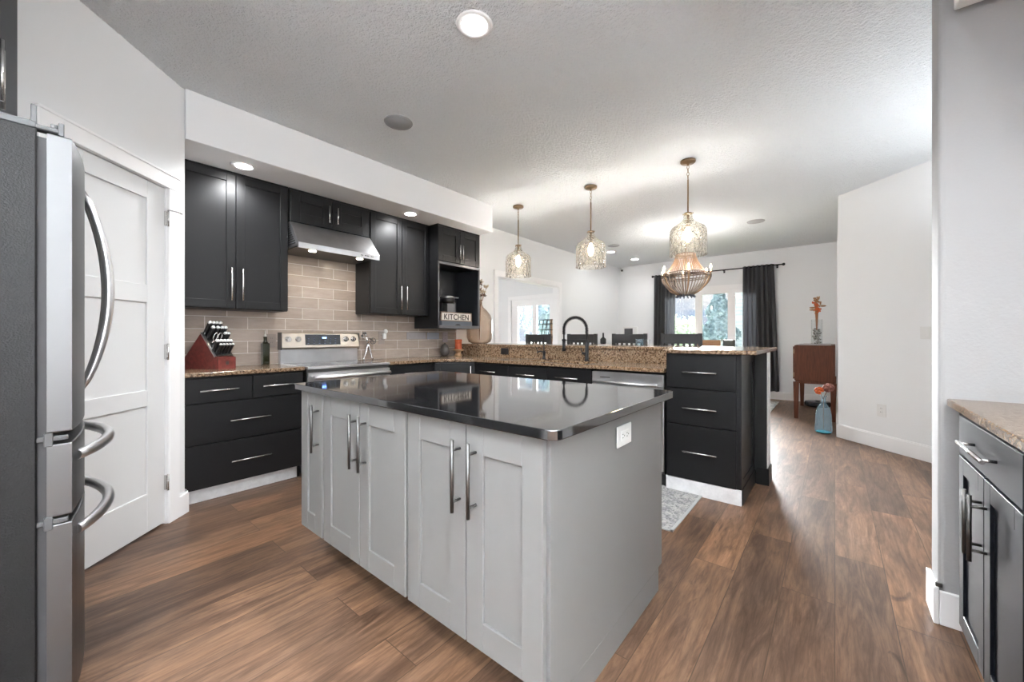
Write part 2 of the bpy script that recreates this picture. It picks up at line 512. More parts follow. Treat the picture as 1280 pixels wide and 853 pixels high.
# ------------------------------------------------------------------ room shell
ZC = 2.79
bm = NB(); bx(bm, -4.1, 9.0, -4.1, 8.0, -.1, 0)
struct('floor', bm, floor_m, 'medium brown oak plank floor running through the kitchen')
bm = NB(); bx(bm, -4.1, 9.0, -4.1, 8.0, ZC, ZC + .1)
struct('ceiling', bm, ceil_m, 'light grey ceiling with knockdown texture')

def D1(s, off=0.0):
    """point on the 45 degree pantry wall, s metres from its outer corner; off towards the room"""
    k = .70710678
    return (.62 - k * s + k * off, 3.31 - k * s - k * off)
# pantry wall with door opening s .153 - .80, 2.084 high
def d1slab(bm, s0, s1, z0, z1, o0=0.0, o1=-.12):
    a, b, c, d = D1(s0, o0), D1(s1, o0), D1(s1, o1), D1(s0, o1)
    return prism(bm, [a, b, c, d], z0, z1)
bm = NB()
d1slab(bm, 0, .150, 0, ZC); d1slab(bm, .803, .950, 0, ZC); d1slab(bm, .150, .803, 2.087, ZC)
prism(bm, [(.62, 3.31), (.62, 3.95), (.50, 3.95), (.50, 3.31 - .02)], 0, ZC)
struct('wall_pantry', bm, wall_m, 'white angled wall around the pantry door')
# fridge alcove
bm = NB(); bx(bm, -.82, -.085 + .0, 2.67, 2.77, 0, ZC); bx(bm, -.92, -.82, 1.0, 2.77, 0, ZC)
struct('wall_alcove', bm, wall_m, 'white wall of the refrigerator alcove')
bm = NB(); bx(bm, -4.1, -.82, 1.0, 1.1, 0, ZC)
struct('wall_left', bm, wall_m, 'white wall left of the refrigerator alcove')
# back wall Y=3.95 with wide cased opening 4.45-6.15
bm = NB()
bx(bm, .5, 4.45, 3.95, 4.07, 0, ZC); bx(bm, 6.145, 8.84, 3.95, 4.07, 0, ZC); bx(bm, 4.45, 6.145, 3.95, 4.07, 2.085, ZC)
struct('wall_back', bm, wall_m, 'white back wall behind the range and the wide cased doorway')
# far wall X=8.72 with patio door opening
FX = 8.72
bm = NB()
bx(bm, FX, FX + .14, -.15, 1.10, 0, ZC); bx(bm, FX, FX + .14, 2.95, 4.07, 0, ZC); bx(bm, FX, FX + .14, 1.10, 2.95, 2.11, ZC)
struct('wall_far', bm, wall_m, 'far dining wall around the curtained patio window')
# wall along Y=-.03 behind the sideboard, then the 45 degree wall, then a hall corner
bm = NB(); bx(bm, 5.9, FX + .14, -.15, -.03, 0, ZC)
struct('wall_side', bm, wall_m, 'white wall behind the wooden cabinet')
bm = NB()
k = .70710678
prism(bm, [(5.9, -.03), (4.4, -1.53), (4.4 + .1, -1.6), (5.95, -.15)], 0, ZC)
struct('wall_angled', bm, wall_m, 'white angled wall with light switch and outlet')
bm = NB(); bx(bm, 2.46, 4.5, -1.65, -1.53, 0, ZC)
struct('wall_hall', bm, wall_m, 'white hall wall behind the end wall')
# end wall beside the right hand cabinets, rounded corner
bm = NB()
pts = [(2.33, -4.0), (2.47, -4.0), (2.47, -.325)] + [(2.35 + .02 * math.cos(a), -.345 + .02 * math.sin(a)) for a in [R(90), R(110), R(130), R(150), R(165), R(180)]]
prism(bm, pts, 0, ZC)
struct('wall_end', bm, endwall_dim_m, 'white end wall with rounded corner beside the right hand cabinets')
bm = NB(); bx(bm, .72, 2.33, -1.12, -1.0, 0, ZC)
struct('wall_right', bm, wall_m, 'white wall behind the right hand cabinets')
bm = NB(); bx(bm, .60, .72, -4.0, -1.0, 0, ZC)
struct('wall_nook', bm, wall_m, 'white wall behind the camera')
bm = NB(); bx(bm, -4.0, .72, -4.1, -4.0, 0, .4); bx(bm, -4.0, .72, -4.1, -4.0, 2.4, ZC); bx(bm, -4.0, -2.1, -4.1, -4.0, .4, 2.4); bx(bm, .5, .72, -4.1, -4.0, .4, 2.4); bx(bm, -4.1, -4.0, -4.1, 1.1, 0, ZC)
struct('wall_rear', bm, wall_m, 'white rear wall with an added fill window behind the camera')
# room beyond the doorway
bm = NB()
bx(bm, 7.1, 7.22, 4.07, 4.76, 0, ZC); bx(bm, 7.1, 7.22, 5.88, 7.9, 0, ZC); bx(bm, 7.1, 7.22, 4.76, 5.88, 2.03, ZC); bx(bm, 7.1, 7.22, 4.76, 5.88, 0, .45)
struct('wall_beyond', bm, wall_m, 'white wall of the room beyond the doorway')
bm = NB(); bx(bm, 3.0, 7.22, 7.8, 7.9, 0, ZC); bx(bm, 3.0, 3.1, 4.07, 7.9, 0, ZC)
struct('wall_den', bm, wall_m, 'white side walls of the room beyond the doorway')

# soffit over the range wall
bm = NB(); bx(bm, .62, 3.60, 3.28, 3.95, 2.46, ZC, .004)
struct('soffit', bm, wall_m, 'long white soffit above the upper cabinets')
# small soffit above right hand cabinets
bm = NB(); bx(bm, .7, 2.29, -1.0, -.36, 2.44, ZC, .004)
struct('soffit_right', bm, trim_m, 'white soffit over the right hand cabinets at the top right')
# tile field
bm = NB(); bx(bm, .62, 3.60, 3.940, 3.95, .90, 2.2)
struct('trim_backsplash', bm, tile_m, 'taupe subway tile backsplash behind the range')

# baseboards
def base_seg(bm, p0, p1, side, h=.14, t=.016):
    seg_quad(bm, p0, p1, t, 0, h - .012, side)
    seg_quad(bm, p0, p1, t * .6, h - .012, h, side)
bm = NB()
a, b = D1(-.012, 0), D1(.065, 0)
base_seg(bm, D1(-.016), D1(.066), 1 if False else -1)
seg_quad(bm, (.62, 3.31), (.62, 3.40), .016, 0, .14, 1)
struct('baseboard_pantry', bm, trim_m, 'white baseboard at the pantry wall corner')
bm = NB(); base_seg(bm, (5.9, -.03), (4.4, -1.53), 1, .15)
struct('baseboard_angled', bm, trim_m, 'white baseboard of the angled wall')
bm = NB(); base_seg(bm, (FX, 3.95), (FX, 2.95), 1); base_seg(bm, (FX, 1.1), (FX, -.03), 1)
struct('baseboard_far', bm, trim_m, 'white baseboard of the far dining wall')
bm = NB(); base_seg(bm, (5.9, -.03), (FX, -.03), -1)
struct('baseboard_side', bm, trim_m, 'white baseboard behind the wooden cabinet')
bm = NB(); base_seg(bm, (3.8, 3.95), (4.35, 3.95), 1); base_seg(bm, (6.24, 3.95), (FX, 3.95), 1)
struct('baseboard_back', bm, trim_m, 'white baseboard of the back wall')
bm = NB()
bx(bm, 2.314, 2.33, -.44, -.326, 0, .135, .002); bx(bm, 2.314, 2.486, -.325, -.309, 0, .148, .002); bx(bm, 2.47, 2.486, -1.53, -.326, 0, .14, .002)
struct('baseboard_end', bm, trim_m, 'white baseboard wrapping the end wall corner')
bm = NB(); bx(bm, 2.318, 2.330, -.335, -.315, .149, .166, .002)
tag(obj('corner_clip', bm, dsteel_m), 'small grey corner clip above the end wall baseboard', 'clip')

# ------------------------------------------------------------------ pantry door
def d1M(s, off=0.0):
    """matrix: local x runs from the corner backwards along the pantry wall (to image left), local y out of the room, z up"""
    p = D1(s, off)
    k = .70710678
    return Matrix(((-k, -k, 0, p[0]), (-k, k, 0, p[1]), (0, 0, 1, 0), (0, 0, 0, 1)))
# local x = -(k,k); local -y = room side (k,-k)
bm = NB()
Mx = d1M(0)
for a0, a1, z0, z1 in ((.065, .153, 0, 2.084), (.80, .888, 0, 2.084)):
    bx(bm, a0, a1, -.018, 0, z0, z1, .003, Mx)
bx(bm, .065, .888, -.019, 0, 2.084, 2.17, .003, Mx)
bx(bm, .062, .892, -.024, 0, 2.163, 2.178, .003, Mx)
bx(bm, .140, .153, .0, .115, 0, 2.084, 0, Mx); bx(bm, .80, .813, .0, .115, 0, 2.084, 0, Mx); bx(bm, .14, .813, 0, .115, 2.084, 2.097, 0, Mx)
struct('trim_1', bm, trim_m, 'white casing around the pantry door')
pd = thing('door_1', 'white three panel pantry door in the angled wall', 'door', (*D1(.153), 0), 0)
pd['kind'] = 'structure'
Mp = Matrix.Translation(-Vector((*D1(.153), 0))) @ Mx
bm = NB()
bx(bm, .156, .797, .020, .045, .012, 2.080, 0, Mp)
rails = [(.012, .238), (.753, .848), (1.362, 1.467), (1.975, 2.080)]
for z0, z1 in rails:
    bx(bm, .286, .668, .008, .020, z0, z1, .002, Mp)
for s0, s1 in ((.156, .286), (.668, .797)):
    bx(bm, s0, s1, .008, .020, .012, 2.080, .002, Mp)
obj('door_panel', bm, door_m, pd)
for z in (1.896, 1.068, .258):
    bm = NB(); bx(bm, .146, .162, -.006, .010, z - .045, z + .045, .002, Mp)
    tube(bm, [Mp @ Vector((.154, -.010, z - .05)), Mp @ Vector((.154, -.010, z + .05))], .006, 8)
    if z > 1.8:
        tube(bm, [Mp @ Vector((.156, -.012, z + .052)), Mp @ Vector((.118, -.045, z + .050)), Mp @ Vector((.095, -.050, z + .045))], .004, 6)
    obj('hinge', bm, handle_m, pd)

# ------------------------------------------------------------------ doorway casing, inner window, patio window
bm = NB()
bx(bm, 4.36, 4.45, 3.93, 3.95, 0, 2.075, .003); bx(bm, 6.145, 6.235, 3.93, 3.95, 0, 2.075, .003); bx(bm, 4.36, 6.235, 3.93, 3.95, 2.075, 2.168, .003)
bx(bm, 4.45, 4.462, 3.95, 4.07, 0, 2.085); bx(bm, 6.133, 6.145, 3.95, 4.07, 0, 2.085); bx(bm, 4.462, 6.133, 3.95, 4.07, 2.073, 2.085)
struct('trim_2', bm, trim_m, 'white casing around the wide doorway beyond the bar')
w = thing('window_1', 'white framed window with a roller blind in the room beyond', 'window', (7.1, 5.32, .45)); w['kind'] = 'structure'
def rel(o):
    return Matrix.Translation(-Vector(o.location))
W = rel(w)
bm = NB()
for y0, y1, z0, z1 in ((4.69, 4.78, .45, 2.01), (5.87, 5.96, .45, 2.01), (4.69, 5.96, 2.01, 2.10), (4.69, 5.96, .36, .45)):
    bx(bm, 7.078, 7.1, y0, y1, z0, z1, .003, W)
obj('casing', bm, trim_m, w)
bm = NB()
for y0, y1, z0, z1 in ((4.76, 4.80, .50, 1.98), (5.70, 5.88, .50, 1.98), (5.16, 5.28, .50, 1.98), (4.76, 5.88, 1.98, 2.03), (4.76, 5.88, .45, .50)):
    bx(bm, 7.12, 7.18, y0, y1, z0, z1, .003, W)
obj('window_frame', bm, trim_m, w)
bm = NB(); bx(bm, 7.148, 7.152, 4.78, 5.72, .48, 2.0, 0, W); obj('pane', bm, pane_m, w)
bm = NB(); bx(bm, 7.108, 7.118, 4.78, 5.86, 1.86, 2.01, .002, W); obj('blind', bm, trim_m, w)

w = thing('window_2', 'white three pane patio window between the charcoal curtains', 'window', (FX, 2.02, 0)); w['kind'] = 'structure'
W = rel(w)
bm = NB()
for y0, y1, z0, z1 in ((1.01, 1.10, 0, 2.105), (2.95, 3.04, 0, 2.105), (1.01, 3.04, 2.105, 2.19)):
    bx(bm, FX - .02, FX, y0, y1, z0, z1, .003, W)
obj('casing', bm, trim_m, w)
bm = NB()
for y0, y1 in ((1.10, 1.20), (1.515, 1.645), (2.12, 2.25), (2.86, 2.95)):
    bx(bm, FX + .02, FX + .09, y0, y1, .09, 2.03, .004, W)
bx(bm, FX + .02, FX + .09, 1.1, 2.95, 2.03, 2.11, .004, W); bx(bm, FX + .02, FX + .09, 1.1, 2.95, .0, .09, .004, W)
obj('window_frame', bm, trim_m, w)
for y0, y1 in ((1.2, 1.515), (1.645, 2.12), (2.25, 2.86)):
    bm = NB(); bx(bm, FX + .052, FX + .056, y0 - .01, y1 + .01, .08, 2.04, 0, W); obj('pane', bm, pane_m, w)

# window frame added round the rear fill lamp, out of view
w = thing('window_3', 'added white framed fill window, unseen behind the camera', 'window', (-.8, -4.0, .4)); w['kind'] = 'structure'
W = rel(w); bm = NB()
for x0, x1, z0, z1 in ((-2.1, -2.02, .4, 2.4), (.42, .5, .4, 2.4), (-.84, -.76, .4, 2.4), (-2.02, .42, .4, .48), (-2.02, .42, 2.32, 2.4)):
    bx(bm, x0, x1, -4.06, -4.0, z0, z1, .003, W)
obj('window_frame', bm, trim_m, w)

# ------------------------------------------------------------------ cabinet pieces (local: x = width, front faces -y, z up)
def bar_handle_h(p, x0, x1, z, m=None, y=0.0, stand=.032, r=.006, name='handle'):
    bm = NB()
    cyl(bm, (x0, y - stand, z), (x1, y - stand, z), r, 10)
    for x in (x0 + .03, x1 - .03):
        cyl(bm, (x, y, z), (x, y - stand, z), r * .75, 8)
    return obj(name, bm, m or handle_m, p)
def bar_handle_v(p, x, z0, z1, m=None, y=0.0, stand=.034, r=.006):
    bm = NB()
    cyl(bm, (x, y - stand, z0), (x, y - stand, z1), r, 10)
    for z in (z0 + .035, z1 - .035):
        cyl(bm, (x, y, z), (x, y - stand, z), r * .75, 8)
    return obj('handle', bm, m or handle_m, p)
def slab(p, name, x0, x1, z0, z1, m, y=0.0, t=.02):
    bm = NB(); bx(bm, x0, x1, y, y + t, z0, z1, .002)
    return obj(name, bm, m, p)
def shaker(p, name, x0, x1, z0, z1, m, y=0.0, t=.02, st=.06, rl=None, rec=.009):
    rl = rl or st
    bm = NB()
    bx(bm, x0 + st - .002, x1 - st + .002, y + rec, y + t, z0 + rl - .002, z1 - rl + .002)
    bx(bm, x0, x0 + st, y, y + t, z0, z1, .0015); bx(bm, x1 - st, x1, y, y + t, z0, z1, .0015)
    bx(bm, x0 + st, x1 - st, y, y + t, z0, z0 + rl, .0015); bx(bm, x0 + st, x1 - st, y, y + t, z1 - rl, z1, .0015)
    return obj(name, bm, m, p)

# ---- range wall base left of range: X .63-1.395, front Y 3.36
c = thing('base_cabinet', 'black four drawer base cabinet between the pantry wall and the range', 'cabinet', (.625, 3.36, 0), 0)
WL = .765
bm = NB(); bx(bm, 0, WL, .021, .58, .11, .884); obj('cabinet_body', bm, black_m, c)
bm = NB(); bx(bm, 0.0, WL, .082, .10, 0, .112); obj('toe_kick', bm, toe_m, c)
bm = NB(); bx(bm, WL - .02, WL, .08, .58, 0, .12); obj('side_panel', bm, black_m, c)
for x0, x1, z0, z1, h0, h1, hz in ((.004, .400, .704, .872, .08, .307, .787), (.405, WL - .004, .704, .872, .462, .69, .787), (.004, WL - .004, .417, .697, .254, .516, .560), (.004, WL - .004, .112, .410, .261, .519, .265)):
    d = slab(c, 'drawer', x0, x1, z0, z1, black_m)
    bar_handle_h(d, h0, h1, hz)

# ---- base between range and corner: X 2.17-2.74
c = thing('base_cabinet', 'black drawer base cabinet just right of the range', 'cabinet', (2.175, 3.36, 0), 0)
WR = .57
bm = NB(); bx(bm, 0, WR, .021, .58, .11, .884); obj('cabinet_body', bm, black_m, c)
bm = NB(); bx(bm, 0, WR, .082, .10, 0, .112); obj('toe_kick', bm, toe_m, c)
for z0, z1 in ((.704, .872), (.417, .697), (.112, .410)):
    d = slab(c, 'drawer', .004, WR - .004, z0, z1, black_m)
    bar_handle_h(d, .17, .40, (z0 + z1) / 2)

# ---- diagonal corner cabinet
c = thing('corner_cabinet', 'black diagonal corner base cabinet with one upright handle', 'cabinet', (2.745, 3.36, 0), R(-45))
dl = math.hypot(3.06 - 2.745, .315)
c.location = (2.745, 3.36, 0)
_iM = (Matrix.Translation(c.location) @ Matrix.Rotation(R(-45), 4, 'Z')).inverted()
_pc = [_iM @ Vector(p) for p in ((2.765, 3.37, 0), (3.07, 3.065, 0), (3.60, 3.06, 0), (3.60, 3.93, 0), (2.76, 3.93, 0))]
bm = NB(); prism(bm, [(p.x, p.y) for p in _pc], .11, .884); obj('cabinet_body', bm, black_m, c)
bm = NB(); bx(bm, .02, dl - .02, .08, .10, 0, .112); obj('toe_kick', bm, toe_m, c)
d = shaker(c, 'door', .006, dl - .006, .116, .872, black_m)
bar_handle_v(d, dl - .05, .66, .84)

# ---- sink run: front X=3.06, local x = -Y
def runcab(name, label, y_hi, width):
    c = thing(name, label, 'cabinet', (3.06, y_hi, 0), R(-90))
    bm = NB(); bx(bm, 0, width, .021, .56, .11, .70 if 'sink' in name else .884)
    if 'sink' in name:
        bx(bm, 0, width, .021, .06, .69, .884)
    obj('cabinet_body', bm, black_m, c)
    bm = NB(); bx(bm, 0, width, .082, .10, 0, .112); obj('toe_kick', bm, toe_m, c)
    return c
c = runcab('base_cabinet', 'black base cabinet between the corner cabinet and the sink', 3.045, .470)
d = slab(c, 'drawer', .004, .466, .704, .872, black_m); bar_handle_h(d, .10, .32, .79)
d = shaker(c, 'door', .004, .466, .116, .697, black_m); bar_handle_v(d, .05, .45, .64)
c = runcab('sink_base_cabinet', 'black sink base cabinet with two false fronts below the faucet', 2.572, .947)
for i, (x0, x1, h0, h1) in enumerate(((.004, .471, .126, .352), (.476, .943, .589, .823))):
    d = slab(c, 'false_front', x0, x1, .704, .872, black_m); bar_handle_h(d, h0, h1, .786)
    d = shaker(c, 'door', x0, x1, .116, .697, black_m); bar_handle_v(d, .43 if i == 0 else .52, .45, .64)
# ---- dishwasher Y 1.62 -> 1.005
c = thing('dishwasher', 'stainless dishwasher between the sink and the end drawers', 'dishwasher', (3.04, 1.618, 0), R(-90))
bm = NB(); bx(bm, .005, .61, .03, .57, .10, .868); obj('tub', bm, dsteel_m, c)
bm = NB(); bx(bm, .005, .61, .0, .03, .125, .765, .004); bx(bm, .005, .61, .0, .03, .77, .866, .004); o = obj('door', bm, steel_m, c)
bm = NB(); cyl(bm, (.04, -.045, .785), (.575, -.045, .785), .0095, 12)
for x in (.06, .555):
    cyl(bm, (x, 0, .785), (x, -.045, .785), .008, 8)
bx(bm, .20, .40, -.05, -.04, .777, .793, .002)
obj('handle', bm, steel_m, o)
bm = NB(); bx(bm, .08, .17, -.0015, 0, .818, .824); obj('control_strip', bm, black_pl, o)
bm = NB(); bx(bm, .0, .61, .05, .07, 0, .12); obj('kick_plate', bm, black_pl, c)

# ---- end cabinet with three drawers: Y 1.0 -> .493, bar height
c = thing('drawer_cabinet', 'tall black three drawer cabinet at the end of the peninsula', 'cabinet', (3.06, 1.0, 0), R(-90))
bm = NB(); bx(bm, 0, .477, .021, .555, .10, 1.036); obj('cabinet_body', bm, black_m, c)
bm = NB(); bx(bm, .005, .508, .0, .018, 0, .108)
obj('toe_kick', bm, toe_m, c)
for z0, z1, hz in ((.782, 1.034, .901), (.512, .773, .637), (.102, .503, .317)):
    d = slab(c, 'drawer', .011, .478, z0, z1, black_m)
    bar_handle_h(d, .131, .360, hz)
# end panel: shaker panel on the y=.493 side with base
bm = NB()
bx(bm, .477, .500, .006, .555, 0, 1.036)
bx(bm, .500, .507, .006, .075, 0, 1.036, .001); bx(bm, .500, .507, .490, .555, 0, 1.036, .001)
bx(bm, .500, .507, .075, .490, .965, 1.036, .001); bx(bm, .500, .507, .075, .490, 0, .16, .001)
bx(bm, .507, .514, .02, .555, 0, .11, .001)
obj('side_panel', bm, black_m, c)

# ---- pony wall behind the bar
bm = NB(); bx(bm, 3.625, 3.785, .41, 3.95, 0, 1.036, .003)
o = struct('wall_bar', bm, black_m, 'black painted half wall carrying the raised bar')
bm = NB(); bx(bm, 3.612, 3.625, .40, .478, 0, .13, .002); bx(bm, 3.612, 3.80, .394, .41, 0, .13, .002); bx(bm, 3.785, 3.80, .40, 3.93, 0, .13, .002)
struct('baseboard_bar', bm, black_m, 'black baseboard around the end of the bar half wall')
bm = NB(); bx(bm, 3.635, 3.788, .404, .410, .13, 1.036, .001); bx(bm, 3.783, 3.789, .404, 3.9, .13, 1.036, .001)
struct('trim_bar', bm, toe_m, 'grey back and end face of the bar half wall')

# ---- counters
def counter_poly(name, pts, z0, z1, m, label, parent=None, bev=.006):
    bm = NB(); prism(bm, pts, z0, z1, None, bev)
    return tag(obj(name, bm, m, parent), label, 'countertop')
counter_poly('countertop', [(.625, 3.345), (1.393, 3.345), (1.393, 3.945), (.625, 3.945)], .885, .915, granite_m, 'brown speckled granite countertop under the knife block')
# L shaped counter with sink cut out: build as frame polygons joined
bm = NB()
z0, z1 = .885, .915
sx0, sx1, sy0, sy1 = 3.13, 3.49, 1.74, 2.50
prism(bm, [(2.172, 3.345), (2.745, 3.345), (2.78, 3.335), (3.02, 3.09), (3.035, 3.05), (3.60, 3.05), (3.60, 3.94), (2.172, 3.94)], z0, z1, None, .004)
bx(bm, 3.035, 3.60, sy1, 3.052, z0, z1, .002); bx(bm, 3.035, 3.60, 1.003, sy0, z0, z1, .002)
bx(bm, 3.035, sx0, sy0 - .002, sy1 + .002, z0, z1, .002); bx(bm, sx1, 3.60, sy0 - .002, sy1 + .002, z0, z1, .002)
ct = tag(obj('countertop', bm, granite_m), 'brown granite countertop running from the range round to the sink', 'countertop')
bm = NB(); bx(bm, 3.600, 3.623, 1.003, 3.94, .915, 1.036, .001)
obj('backsplash', bm, granite_m, ct)
# bar top
bm = NB()
pts = [(3.035, .40), (4.235, .40), (4.255, .42), (4.255, 3.94), (3.585, 3.94), (3.585, 1.20), (3.57, 1.10), (3.50, 1.03), (3.40, 1.012), (3.035, 1.012)]
prism(bm, pts, 1.037, 1.067, None, .006)
tag(obj('bar_countertop', bm, granite_m), 'raised granite bar top wrapping the end drawer cabinet', 'countertop')

# ---- sink, faucet, soap dispenser
bm = NB()
for b in ((sx0 - .01, sx0 + .004, sy0, sy1, .70, .884), (sx1 - .004, sx1 + .01, sy0, sy1, .70, .884), (sx0, sx1, sy0 - .01, sy0 + .004, .70, .884), (sx0, sx1, sy1 - .004, sy1 + .01, .70, .884), (sx0, sx1, sy0, sy1, .70, .706)):
    bx(bm, *b)
lathe(bm, [(.0, .001), (.04, .001), (.045, .004), (.03, .008), (0, .008)], 20, ((sx0 + sx1) / 2, (sy0 + sy1) / 2, .705))
tag(obj('kitchen_sink', bm, granite(name='brown_composite')), 'brown undermount sink sunk in the granite counter', 'sink')

f = thing('faucet', 'matte black spring neck faucet beside the sink', 'faucet', (3.545, 1.94, .915))
bm = NB(); lathe(bm, [(.028, 0), (.028, .008), (.019, .014), (.018, .19), (.014, .20), (.014, .215)], 20)
obj('faucet_body', bm, blackmetal_m, f)
dirv = Vector((-.158, .172, 0)); dl_ = dirv.length; dn = dirv / dl_
def arch(t):  # t 0..1 semicircle
    a = PI * (1 - t)
    return dn * (dl_ / 2 + dl_ / 2 * math.cos(a)) + Vector((0, 0, .315 + .125 * math.sin(a)))
path = [Vector((0, 0, .2)), Vector((0, 0, .26))] + [arch(i / 22) for i in range(23)] + [dn * dl_ + Vector((0, 0, .27)), dn * dl_ + Vector((0, 0, .22))]
bm = NB(); tube(bm, path, .0075, 10); obj('hose', bm, blackmetal_m, f)
# coil spring round the hose
def along(path, n):
    L = [0]
    for a, b in zip(path, path[1:]):
        L.append(L[-1] + (b - a).length)
    out = []
    j = 0
    for i in range(n):
        s = L[-1] * i / (n - 1)
        while j < len(L) - 2 and L[j + 1] < s:
            j += 1
        t = (s - L[j]) / max(1e-9, L[j + 1] - L[j])
        out.append((path[j].lerp(path[j + 1], t), (path[j + 1] - path[j]).normalized()))
    return out
coil = []
pp = path[1:-1]
nt = 42
for i, (p, t) in enumerate(along(pp, nt * 8)):
    side = Vector((-dn.y, dn.x, 0)); b = t.cross(side).normalized()
    a = 2 * PI * i / 8
    coil.append(p + side * math.cos(a) * .0160 + b * math.sin(a) * .0160)
bm = NB(); tube(bm, coil, .0032, 5); obj('spring', bm, blackmetal_m, f)
bm = NB()
p0 = dn * dl_
tube(bm, [p0 + Vector((0, 0, .225)), p0 + Vector((0, 0, .20)), p0 + Vector((0, 0, .135)), p0 + Vector((0, 0, .10))], .015, 14, rad=[.012, .016, .016, .021])
obj('spray_head', bm, blackmetal_m, f)
bm = NB(); tube(bm, [Vector((0, 0, .212)), dn * (dl_ - .02) + Vector((0, 0, .212))], .0042, 8); lathe(bm, [(.017, -.008), (.021, -.008), (.021, .008), (.017, .008)], 16, (p0.x, p0.y, .212), cap=False)
obj('holder_arm', bm, blackmetal_m, f)
bm = NB(); tube(bm, [(0, 0, .075), (-.018, .045, .078)], .013, 12); tube(bm, [(-.018, .04, .078), (-.024, .055, .13)], .006, 8)
obj('lever', bm, blackmetal_m, f)
f = thing('soap_dispenser', 'small black pump dispenser left of the faucet', 'dispenser', (3.55, 2.47, .915))
bm = NB(); lathe(bm, [(.022, 0), (.022, .006), (.015, .01), (.014, .055), (.018, .06), (.018, .085), (.006, .09), (.005, .235), (.008, .236), (.008, .245)], 16); obj('pump_body', bm, blackmetal_m, f)
bm = NB(); tube(bm, [(0, 0, .08), (-.03, .035, .085), (-.055, .055, .075)], .008, 8); tube(bm, [(-.05, .05, .08), (-.056, .060, .13)], .004, 6); obj('spout', bm, blackmetal_m, f)

# ------------------------------------------------------------------ upper cabinets
def upper(name, label, x0, x1, yf, z0, z1, doors, hz0, hz1, hxs, st=.06, yb=3.938, rl=None):
    c = thing(name, label, 'cabinet', (x0, yf, z0), 0)
    bm = NB(); bx(bm, 0, x1 - x0, .021, yb - yf, 0, z1 - z0, .001); obj('cabinet_body', bm, black_m, c)
    for (a, b), hx in zip(doors, hxs):
        d = shaker(c, 'door', a - x0, b - x0, .006, z1 - z0 - .02, black_m, st=st, rl=rl)
        bar_handle_v(d, hx - x0, hz0 - z0, hz1 - z0)
    bm = NB(); bx(bm, 0, x1 - x0, .006, .025, z1 - z0 - .018, z1 - z0); obj('top_rail', bm, black_m, c)
    return c
upper('upper_cabinet', 'black two door upper cabinet above the knife block', .622, 1.385, 3.65, 1.38, 2.459, ((.626, .998), (1.002, 1.381)), 1.445, 1.70, (.966, 1.040))
upper('upper_cabinet', 'short black two door cabinet above the range hood', 1.393, 2.152, 3.65, 2.166, 2.459, ((1.400, 1.768), (1.772, 2.148)), 2.22, 2.375, (1.729, 1.808), st=.085)
upper('upper_cabinet', 'black two door upper cabinet between hood and coffee nook', 2.158, 2.912, 3.65, 1.40, 2.459, ((2.164, 2.537), (2.541, 2.908)), 1.455, 1.71, (2.512, 2.584))
# nook cabinet
c = thing('nook_cabinet', 'deeper black cabinet with an open nook holding the coffee maker', 'cabinet', (2.918, 3.50, 1.26), 0)
WN = .682
bm = NB()
bx(bm, 0, .018, .02, .438, 0, 1.199); bx(bm, WN - .018, WN, .02, .438, 0, 1.199)
bx(bm, 0, WN, .02, .438, .0, .030); bx(bm, 0, WN, .02, .438, .755, .775); bx(bm, 0, WN, .02, .438, 1.18, 1.199); bx(bm, 0, WN, .42, .438, 0, 1.199)
obj('cabinet_body', bm, blackin_m, c)
bm = NB(); bx(bm, -.002, 0, .0, .438, 0, 1.199); obj('side_panel', bm, black_m, c)
nf_m = mat('satin_black_frame', (.10, .10, .105), .35)
bm = NB(); bx(bm, 0, .018, 0, .02, 0, .775, .001); bx(bm, WN - .018, WN, 0, .02, 0, .775, .001); bx(bm, 0, WN, 0, .02, 0, .036, .001); bx(bm, 0, WN, 0, .02, .745, .775, .001)
obj('face_frame', bm, nf_m, c)
for a, b, hx in ((.004, .339, .337 - .0), (.343, WN - .004, .410)):
    d = shaker(c, 'door', a, b, .782, 1.175, black_m, st=.07)
    bar_handle_v(d, .318 if a < .1 else .365, .832, 1.002)
bm = NB(); bx(bm, 0, WN, .004, .025, 1.178, 1.199); obj('top_rail', bm, black_m, c)

# ---- range hood
c = thing('range_hood', 'stainless slanted range hood with two small lights', 'hood', (1.395, 3.47, 1.915), 0)
WH = .758
bm = NB()
def hprism(bm, prof, x0, x1):
    """prof: (y,z) outline extruded along x"""
    a = [bm.verts.new((x0, y, z)) for y, z in prof]; b = [bm.verts.new((x1, y, z)) for y, z in prof]
    bm.faces.new(a); bm.faces.new(list(reversed(b)))
    n = len(prof)
    for i in range(n):
        bm.faces.new((a[i], b[i], b[(i + 1) % n], a[(i + 1) % n]))
    return bm
hprism(bm, [(0, .0), (0, .045), (.175, .248), (.46, .248), (.46, .02), (.03, .02), (.02, 0)], .0, WH)
obj('hood_shell', bm, steel_m, c)
bm = NB(); bx(bm, .012, WH - .012, .02, .46, .012, .02); obj('hood_underside', bm, mat('dark_hood_filter', (.12, .12, .12), .4, .8), c)
bm = NB()
for i in range(9):
    zz = .04 + i * .02
    yy = .04 + max(0, (zz - .045) * .86)
    bx(bm, -.004, .0, yy + .02, .20, zz, zz + .008)
obj('side_louvre', bm, black_pl, c)
bm = NB(); bx(bm, .44, .50, -.0015, 0, .016, .030); obj('maker_badge', bm, steel_m, c)
for i, x in enumerate((.56, .575, .60, .612, .624, .636, .665, .68)):
    bm = NB(); bx(bm, x, x + .008, -.0015, 0, .018, .028); obj('button', bm, black_pl, c)
